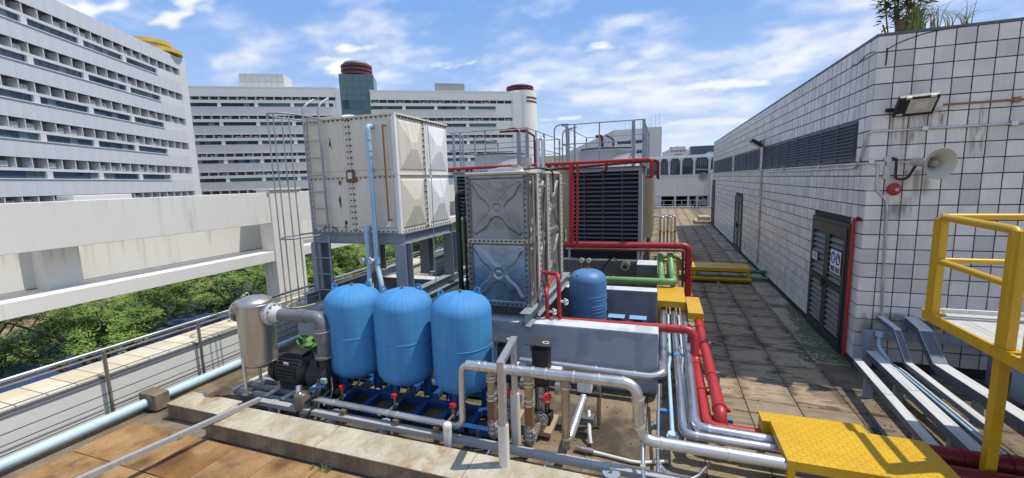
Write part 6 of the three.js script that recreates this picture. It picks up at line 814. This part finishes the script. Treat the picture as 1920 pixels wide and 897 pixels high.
// ---------- cable trays at the wall corner ----------
{
  const tr = (label, pts, w, h) => { const o = thing('cable_tray', label, 'cable tray', pts[pts.length - 1]); for (let i = 0; i < pts.length - 1; i++) { const P = A3(pts[i]), Q = A3(pts[i + 1]), L = P.distanceTo(Q), n = Math.max(1, Math.round(L / 1.1)); for (let k = 0; k < n; k++) { const a = P.clone().lerp(Q, (k + 0.004) / n), b = P.clone().lerp(Q, (k + 0.996) / n); part('lid', [bar(a, b, w, 0.008)], M.greyLight, o); part('trough', [bar(a.clone().add(V(0, -h / 2 - 0.006, 0)), b.clone().add(V(0, -h / 2 - 0.006, 0)), w - 0.012, h)], M.greyDark, o); } } return o; };
  const legs = (o, spots) => { for (const [x, z, h] of spots) part('support', [bc(x, h / 2, z, 0.09, h, 0.06)], M.grey, o); };
  legs(tr('grey cable tray nearest the walkway, low on short feet', [[2.62, 0.38, -7.0], [2.5, 0.36, -4.85]], 0.1, 0.075), [[2.62, -6.6, 0.28], [2.53, -5.2, 0.28]]);
  legs(tr('second grey cable tray from the walkway with blue cables beside it', [[2.92, 0.38, -7.35], [2.84, 0.36, -4.9]], 0.125, 0.085), [[2.9, -6.5, 0.28], [2.86, -5.3, 0.28]]);
  legs(tr('narrow grey cable tray climbing to the pipe on the tiled wall', [[3.1, 0.84, -7.63], [3.15, 0.78, -7.25], [3.16, 0.42, -6.9], [3.2, 0.38, -5.4]], 0.08, 0.065), [[3.18, -6.3, 0.3]]);
  legs(tr('wide grey cable tray climbing the tiled wall beside the narrow tray', [[3.45, 0.86, -7.6], [3.46, 0.8, -7.25], [3.47, 0.46, -6.85], [3.6, 0.42, -5.2]], 0.15, 0.11), [[3.52, -6.2, 0.3]]);
  tr('grey cable tray fixed flat along the tiled wall', [[3.56, 0.84, -7.6], [4.9, 0.84, -7.6]], 0.14, 0.11);
  const ch = thing('wall_channel', 'grey steel channel frame standing against the tiled wall corner', 'steel channel', [3.6, 0, -7.5]); part('channel', [bx(2.86, 4.4, 0.52, 0.64, -7.56, -7.5), bx(2.86, 2.98, 0.1, 0.64, -7.5, -7.46), bx(4.3, 4.42, 0.0, 0.66, -7.5, -7.3)], M.grey, ch);
  for (const [x, l] of [[3.0, 'thin blue cable lying along the second tray'], [3.05, 'thin grey cable lying along the second tray']]) { const o = thing('cable', l, 'cable', [x, 0.3, -6]); part('cable', [tube([[x, 0.3, -7.3], [x + 0.02, 0.34, -6.8], [x + 0.02, 0.33, -4.9]], 0.014, 0.1)], x < 3.02 ? M.pvcBlue : M.greyLight, o); }
  const vp = thing('vent_pipe', 'pale blue capped pipe stub between the trays', 'pipe', [3.05, 0.2, -7.3]); part('pipe', [tube([[3.02, 0.62, -7.4], [3.02, 0.45, -7.4], [3.06, 0.3, -7.1]], 0.022, 0.06)], M.pvcBlue, vp); part('cap', [cyl([3.02, 0.6, -7.4], [3.02, 0.66, -7.4], 0.05, 0.05, 16)], M.pvcBlue, vp);
  const cab = thing('grey_cabinet', 'dark grey steel cabinet under the yellow landing', 'cabinet', [4.7, 0, -6.6]); part('body', [bx(4.2, 5.6, 0.1, 0.62, -6.9, -6.2, 0.01)], M.wallGrey, cab); part('lid', [bx(4.15, 5.65, 0.625, 0.72, -6.95, -6.15)], M.greyDark, cab); part('stripe', [bx(4.4, 5.6, 0.722, 0.726, -6.4, -6.2)], M.plate, cab); part('foot', [bx(4.3, 4.4, 0, 0.1, -6.8, -6.3)], M.dark, cab); part('stay', [bar([4.0, 0.06, -6.9], [4.5, 0.06, -5.6], 0.05, 0.05), cyl([4.3, 0.05, -6.0], [4.3, 0.2, -6.0], 0.012), cyl([4.4, 0.05, -5.9], [4.4, 0.2, -5.9], 0.012)], M.greyDark, cab);
  const dc = thing('floor_rail', 'thin dark metal strip on the deck beside the nearest tray', 'strip', [2.45, 0, -5.5]); part('strip', [bar([2.46, 0.02, -6.1], [2.36, 0.02, -4.9], 0.03, 0.03)], M.greyDark, dc);
}
// ---------- fixtures on the tiled wall ----------
{
  const WZ = TZ, f = thing('floodlight', 'large black floodlight tilted down on the tiled wall corner', 'floodlight', [3.22, 3.84, WZ]);
  const tilt = (g) => { g.scale(1.12, 1.2, 1); g.rotateX(0.85); g.rotateY(-0.12); g.rotateZ(0.03); return g.translate(3.22, 3.85, WZ + 0.2); };
  part('housing', [tilt(bx(-0.19, 0.19, -0.14, 0.14, -0.045, 0.02, 0.012))], M.black, f); part('lens', [tilt(bx(-0.08, 0.16, -0.09, 0.11, 0.021, 0.026))], mat(0.5, 0.5, 0.47, { roughness: 0.15, map: null }), f); part('reflector', [tilt(bx(-0.02, 0.1, -0.03, 0.07, 0.027, 0.03))], M.plate, f); part('badge', [tilt(bx(-0.165, -0.105, -0.115, -0.09, 0.021, 0.024))], M.plate, f); for (const x of [-0.1, 0.12]) part('clip', [tilt(bx(x - 0.025, x + 0.025, 0.125, 0.15, 0.0, 0.03))], M.plate, f); part('bracket', [bar([3.03, 3.82, WZ], [3.03, 3.82, WZ + 0.18], 0.03, 0.03), bar([3.41, 3.86, WZ], [3.41, 3.86, WZ + 0.2], 0.03, 0.03), bc(3.0, 3.83, WZ + 0.02, 0.08, 0.05, 0.04)], M.black, f); part('rear_cap', [lathe([[0.075, 0], [0.075, 0.06], [0.04, 0.1], [0.001, 0.1]], [3.5, 3.84, WZ], 20, [0, 0, 1])], M.plate, f);
  const s = thing('horn_speaker', 'pale grey horn loudspeaker on the tiled wall', 'loudspeaker', [3.4, 3.05, WZ]); const ax = V(0.28, -0.1, 0.95).normalize(), c0 = [3.33, 3.09, WZ + 0.2]; const hg = mat(0.5, 0.5, 0.43, { roughness: 0.4, map: streak });
  part('horn', [lathe([[0.055, 0], [0.06, 0.1], [0.085, 0.18], [0.13, 0.24], [0.185, 0.285], [0.205, 0.3], [0.2, 0.306], [0.175, 0.29], [0.12, 0.25], [0.075, 0.18], [0.045, 0.08], [0.001, 0.06]], c0, 44, [ax.x, ax.y, ax.z])], hg, s); part('driver', [cyl(V(...c0).addScaledVector(ax, -0.1), V(...c0).addScaledVector(ax, 0.02), 0.06, 0.06, 20)], hg, s); part('inner_cone', [lathe([[0.05, 0.1], [0.05, 0.22], [0.03, 0.25], [0.001, 0.255]], c0, 22, [ax.x, ax.y, ax.z])], mat(0.36, 0.34, 0.27), s); part('bracket', [bar([3.2, 3.1, WZ], [3.3, 3.1, WZ + 0.19], 0.05, 0.02), bc(3.3, 3.12, WZ + 0.17, 0.1, 0.05, 0.04, 0.005)], M.greyLight, s);
  const j = thing('junction_box', 'small grey cable box with black looped cable left of the horn', 'cable box', [3.05, 3.0, WZ]); part('box', [cyl([3.03, 3.15, WZ], [3.03, 3.15, WZ + 0.06], 0.045, 0.045, 16), bc(3.03, 2.98, WZ + 0.02, 0.06, 0.16, 0.04, 0.01), cyl([3.03, 2.9, WZ], [3.03, 2.9, WZ + 0.045], 0.04, 0.04, 14)], M.greyLight, j); part('cable', [tube([[3.06, 3.16, WZ + 0.05], [3.12, 3.15, WZ + 0.06], [3.12, 2.86, WZ + 0.07], [3.24, 2.86, WZ + 0.1], [3.3, 3.05, WZ + 0.16]], 0.017, 0.1, 10)], M.black, j);
  const b = thing('alarm_bell', 'round red alarm bell on the tiled wall', 'alarm bell', [3.13, 2.72, WZ]); part('gong', [lathe([[0.085, 0.02], [0.088, 0.035], [0.07, 0.06], [0.03, 0.072], [0.001, 0.073]], [3.13, 2.72, WZ + 0.01], 30, [0, 0, 1])], M.red, b); part('plate', [cyl([3.13, 2.72, WZ], [3.13, 2.72, WZ + 0.025], 0.06, 0.06, 20)], M.redDark, b); part('label', [cyl([3.15, 2.715, WZ + 0.079], [3.15, 2.715, WZ + 0.084], 0.022, 0.022, 16)], M.plate, b); part('hub', [cyl([3.15, 2.715, WZ + 0.083], [3.15, 2.715, WZ + 0.088], 0.008, 0.008, 10)], M.black, b);
  const cd = (label, pts, r, m = M.galv, boxes = []) => { const o = thing('conduit', label, 'conduit', pts[0]); part('pipe', [tube(pts, r, 0.07, 10)], m, o); for (const q of boxes) part('box', [bc(q[0], q[1], q[2], 0.07, 0.07, 0.05, 0.01)], m, o); return o; };
  cd('grey conduit across the tiled wall below the floodlight', [[5.6, 3.56, WZ + 0.02], [2.86, 3.55, WZ + 0.02], [2.78, 3.54, WZ - 0.02], [2.78, 3.42, WZ - 0.06], [2.785, 3.1, WZ - 0.25], [2.785, 3.04, WZ - 0.4], [2.785, 3.04, -14.2]], 0.017, M.galv, [[4.35, 3.56, WZ + 0.025], [3.42, 3.555, WZ + 0.02]]);
  cd('rusty brown conduit right of the floodlight', [[3.55, 3.86, WZ + 0.02], [5.6, 3.86, WZ + 0.02]], 0.013, mat(0.36, 0.17, 0.08, { map: streak }), [[4.35, 3.86, WZ + 0.02]]);
  cd('grey conduit dropping down the tiled wall from the corner junction', [[2.83, 3.1, WZ + 0.03], [2.93, 3.1, WZ + 0.02], [2.93, 2.72, WZ + 0.02], [3.07, 2.55, WZ + 0.02], [3.12, 0.9, WZ + 0.02]], 0.016, M.galv, [[2.84, 3.12, WZ + 0.03], [3.14, 0.86, WZ + 0.03]]);
  cd('long grey conduit along the side wall under the louvre vents', [[2.785, 3.1, WZ - 0.04], [2.785, 3.1, -27.5]], 0.013, M.galv, [[2.785, 3.1, -9.6], [2.785, 3.1, -12.2], [2.785, 3.1, -14.6]]);
  cd('tall grey conduit standing on the side wall between the vents', [[2.785, 3.95, -14.7], [2.785, 0.2, -14.7]], 0.028, M.galv, []);
  const f2 = thing('small_floodlight', 'small black floodlight above the gap between two vents', 'floodlight', [2.7, 3.85, -14.7]); part('housing', [bx(-0.17, 0.17, -0.05, 0.05, -0.2, 0.2, 0.02).rotateZ(-0.6).translate(2.6, 3.9, -14.7)], M.black, f2); part('lens', [bx(-0.13, 0.13, -0.06, -0.052, -0.16, 0.16).rotateZ(-0.6).translate(2.6, 3.9, -14.7)], M.plate, f2); part('arm', [bar([2.6, 3.9, -14.7], [2.81, 3.95, -14.7], 0.04, 0.04)], M.black, f2);
  const rp = thing('riser_pipe', 'thin red pipe standing beside the dark louvred door', 'pipe', [2.76, 0, -7.88]); part('pipe', [tube([[2.82, 2.26, -7.84], [2.77, 2.26, -7.88], [2.77, 0.08, -7.88]], 0.026, 0.04, 12)], M.red, rp); part('cap', [bc(2.79, 2.28, -7.8, 0.04, 0.06, 0.05, 0.01)], M.redDark, rp); part('plug', [cyl([2.81, 2.27, -7.72], [2.79, 2.27, -7.72], 0.025)], M.dark, rp);
  // printed signs on the door
  const canvas = (w, h, fn) => { const c = document.createElement('canvas'); c.width = w; c.height = h; fn(c.getContext('2d')); const t = new THREE.CanvasTexture(c); t.colorSpace = THREE.SRGBColorSpace; return new THREE.MeshStandardMaterial({ map: t, roughness: 0.5 }); };
  const sg = canvas(256, 288, (k) => { k.fillStyle = '#d6d8de'; k.fillRect(0, 0, 256, 288); for (const [x, m] of [[66, 0], [190, 1]]) { k.fillStyle = '#1c2c7c'; k.beginPath(); k.ellipse(x, 100, 56, 78, 0, 0, 7); k.fill(); k.fillStyle = '#d6d8de'; if (!m) { k.beginPath(); k.ellipse(x, 92, 26, 40, 0, 0, 7); k.fill(); k.fillRect(x - 34, 78, 10, 40); k.fillRect(x + 24, 78, 10, 40); k.fillRect(x - 22, 130, 44, 26); k.fillStyle = '#1c2c7c'; k.fillRect(x - 14, 84, 28, 8); } else { k.fillRect(x - 22, 44, 16, 70); k.fillRect(x - 22, 90, 44, 40); k.beginPath(); k.ellipse(x + 6, 132, 30, 18, 0.3, 0, 7); k.fill(); } } k.fillStyle = '#26262a'; k.fillRect(14, 206, 106, 66); k.fillStyle = '#8e3b34'; k.fillRect(138, 206, 106, 66); k.fillStyle = '#8d8d8d'; for (const y of [222, 238, 254]) k.fillRect(28, y, 78, 6); k.fillStyle = '#c08078'; for (const y of [222, 238, 254]) k.fillRect(152, y, 78, 6); });
  const q = thing('safety_sign', 'white safety sign with two blue round symbols on the dark door', 'sign', [2.76, 1.5, -8.45]); part('board', [bx(2.762, 2.766, 1.3, 1.68, -8.68, -8.24)], M.plate, q); const pg = flat(new THREE.PlaneGeometry(0.44, 0.38)); pg.rotateY(-Math.PI / 2); part('print', [pg.translate(2.759, 1.49, -8.46)], sg, q);
  const s2 = canvas(128, 80, (k) => { k.fillStyle = '#cfcfcf'; k.fillRect(0, 0, 128, 80); k.fillStyle = '#333'; k.fillRect(34, 18, 60, 12); k.fillRect(18, 46, 92, 12); });
  const r = thing('door_notice', 'small white notice on the left leaf of the dark door', 'sign', [2.76, 1.42, -9.5]); part('board', [bx(2.762, 2.766, 1.36, 1.5, -9.62, -9.36)], M.plate, r); const pg2 = flat(new THREE.PlaneGeometry(0.26, 0.14)); pg2.rotateY(-Math.PI / 2); part('print', [pg2.translate(2.759, 1.43, -9.49)], s2, r);
  const rs = thing('far_horn', 'small horn loudspeaker at the far end of the tiled wall', 'loudspeaker', [2.5, 3.0, -27]); part('horn', [lathe([[0.05, 0], [0.09, 0.16], [0.26, 0.3], [0.27, 0.31], [0.2, 0.27], [0.06, 0.12], [0.001, 0.1]], [2.3, 2.9, -27.3], 28, [-0.4, -0.1, 1])], hg, rs); part('arm', [bar([2.3, 3.0, -27.3], [2.82, 3.15, -27.3], 0.05, 0.05), bar([1.7, 3.35, -27.2], [2.82, 3.3, -27.2], 0.06, 0.06)], M.greyLight, rs);
}
// ---------- plants on the roof edge ----------
{
  const dl = [mat(0.085, 0.135, 0.055, { roughness: 0.5, side: THREE.DoubleSide }), mat(0.16, 0.22, 0.09, { roughness: 0.5, side: THREE.DoubleSide })], gr = [mat(0.34, 0.36, 0.1, { side: THREE.DoubleSide }), mat(0.5, 0.42, 0.2, { side: THREE.DoubleSide }), mat(0.2, 0.27, 0.07, { side: THREE.DoubleSide })];
  const leaf = (p, d, L, w, n) => { const s = d.clone().cross(n).normalize(), P = [], k = [[0, 0.15], [0.35, 1], [0.7, 0.8], [1, 0.02]]; const pos = []; for (let i = 0; i < 3; i++) { const [a, wa] = k[i], [b, wb] = k[i + 1]; const f = (t, e, sg) => p.clone().addScaledVector(d, t * L).addScaledVector(s, sg * e * w / 2).addScaledVector(n, -t * t * L * 0.25); for (const v of [f(a, wa, -1), f(a, wa, 1), f(b, wb, 1), f(a, wa, -1), f(b, wb, 1), f(b, wb, -1)]) pos.push(v.x, v.y, v.z); } const g = new THREE.BufferGeometry(); g.setAttribute('position', new THREE.Float32BufferAttribute(pos, 3)); g.computeVertexNormals(); return uvBox(g); };
  const o = thing('roof_shrub', 'dark leafy shrub growing on the corner of the tiled roof', 'plant', [3.0, 4.88, -7.9]); const stems = [[[2.99, 4.9, -7.85], [2.92, 5.25, -7.82], [2.86, 5.7, -7.75]], [[3.12, 4.9, -7.95], [3.08, 5.3, -7.95], [3.02, 5.75, -7.9]], [[3.25, 4.9, -8], [3.28, 5.4, -8], [3.4, 5.8, -7.95]], [[3.2, 4.9, -8], [3.15, 5.3, -8.05], [3.2, 5.8, -8.1]], [[3.15, 4.9, -7.9], [3.2, 5.2, -7.88], [3.3, 5.7, -7.9]], [[2.95, 4.88, -7.8], [2.9, 4.98, -7.76], [2.88, 5.02, -7.75]]];
  stems.forEach((s) => part('stem', [tube(s, 0.01, 0.1, 6)], M.brown, o)); const L = [[], []];
  stems.forEach((s, q) => { const n = q === 5 ? 14 : q ? 170 : 80; for (let k = 0; k < n; k++) { const t = q === 5 ? rnd() : Math.sqrt(rr(0.1, 1)), P = A3(s[1]).lerp(A3(t < 0.5 ? s[0] : s[2]), Math.abs(t - 0.5) * 2), a = rr(0, 6.283), sp = q && q < 5 ? rr(0, 0.2) : rr(0, 0.05); P.add(V(Math.cos(a) * sp, rr(-0.05, 0.05), Math.sin(a) * sp)); L[k % 3 ? 0 : 1].push(leaf(P, V(Math.cos(a), rr(-0.3, 0.6), Math.sin(a)).normalize(), rr(0.08, 0.14), rr(0.026, 0.046), V(rr(-0.4, 0.4), 1, rr(-0.4, 0.4)).normalize())); } });
  stuff(part('leaf', L[0], dl[0], o)); stuff(part('leaf', L[1], dl[1], o));
  const pt = thing('clay_pot', 'brown weathered pot half hidden in the roof shrub', 'pot', [3.16, 4.885, -7.95]); part('pot', [lathe([[0.06, 0], [0.075, 0.18], [0.08, 0.2], [0.07, 0.2], [0.001, 0.17]], [3.16, 4.89, -7.92], 20)], mat(0.2, 0.13, 0.08, { map: streak }), pt); part('rim', [ring([3.16, 5.09, -7.92], [0, 1, 0], 0.078, 0.009, 20)], mat(0.2, 0.13, 0.08), pt);
  const g = thing('roof_grass', 'pale dry tufts of long grass along the tiled roof edge', 'grass'); const B = [[], [], []]; const tuft = (x, z, n, H, lean) => { for (let k = 0; k < n; k++) { const a = rr(0, 6.283), s = rr(0.2, 1) * lean, h = H * rr(0.5, 1), P = V(x + rr(-0.05, 0.05), 4.88, z + rr(-0.05, 0.05)); B[k % 3].push(sweep([P, P.clone().add(V(Math.cos(a) * s * 0.15, h * 0.5, Math.sin(a) * s * 0.1)), P.clone().add(V(Math.cos(a) * s * 0.45, h * 0.85, Math.sin(a) * s * 0.3)), P.clone().add(V(Math.cos(a) * s, h * 0.95, Math.sin(a) * s * 0.5))], (t) => 0.0055 * (1 - t) + 0.001, 4, false)); } };
  tuft(3.28, -7.85, 110, 0.5, 0.28); tuft(3.36, -7.9, 60, 0.34, 0.25); tuft(3.5, -7.85, 14, 0.42, 0.3); tuft(3.66, -7.8, 8, 0.36, 0.34); tuft(3.82, -7.8, 14, 0.34, 0.5); tuft(3.22, -7.8, 20, 0.14, 0.2);
  B.forEach((q, k) => part('blades', q, gr[k], g)); g.userData.kind = 'stuff'; delete g.userData.group;
  const rt = thing('hanging_root', 'thin dark roots trailing over the top row of wall tiles', 'roots', [2.95, 4.7, -7.66]); for (const q of [tube([[2.92, 4.66, TZ + 0.006], [3.05, 4.74, TZ + 0.008], [3.35, 4.83, TZ + 0.008], [3.75, 4.86, TZ + 0.008]], 0.006, 0.1, 6), tube([[2.92, 4.45, TZ + 0.006], [2.925, 4.6, TZ + 0.01], [2.92, 4.68, TZ + 0.006]], 0.009, 0.03, 6), tube([[2.803, 4.66, -7.72], [2.803, 4.7, -7.95], [2.803, 4.62, -8.3], [2.803, 4.66, -8.5]], 0.006, 0.1, 6)]) part('root', [q], M.dark, rt);
}
renderer.render(scene, camera);
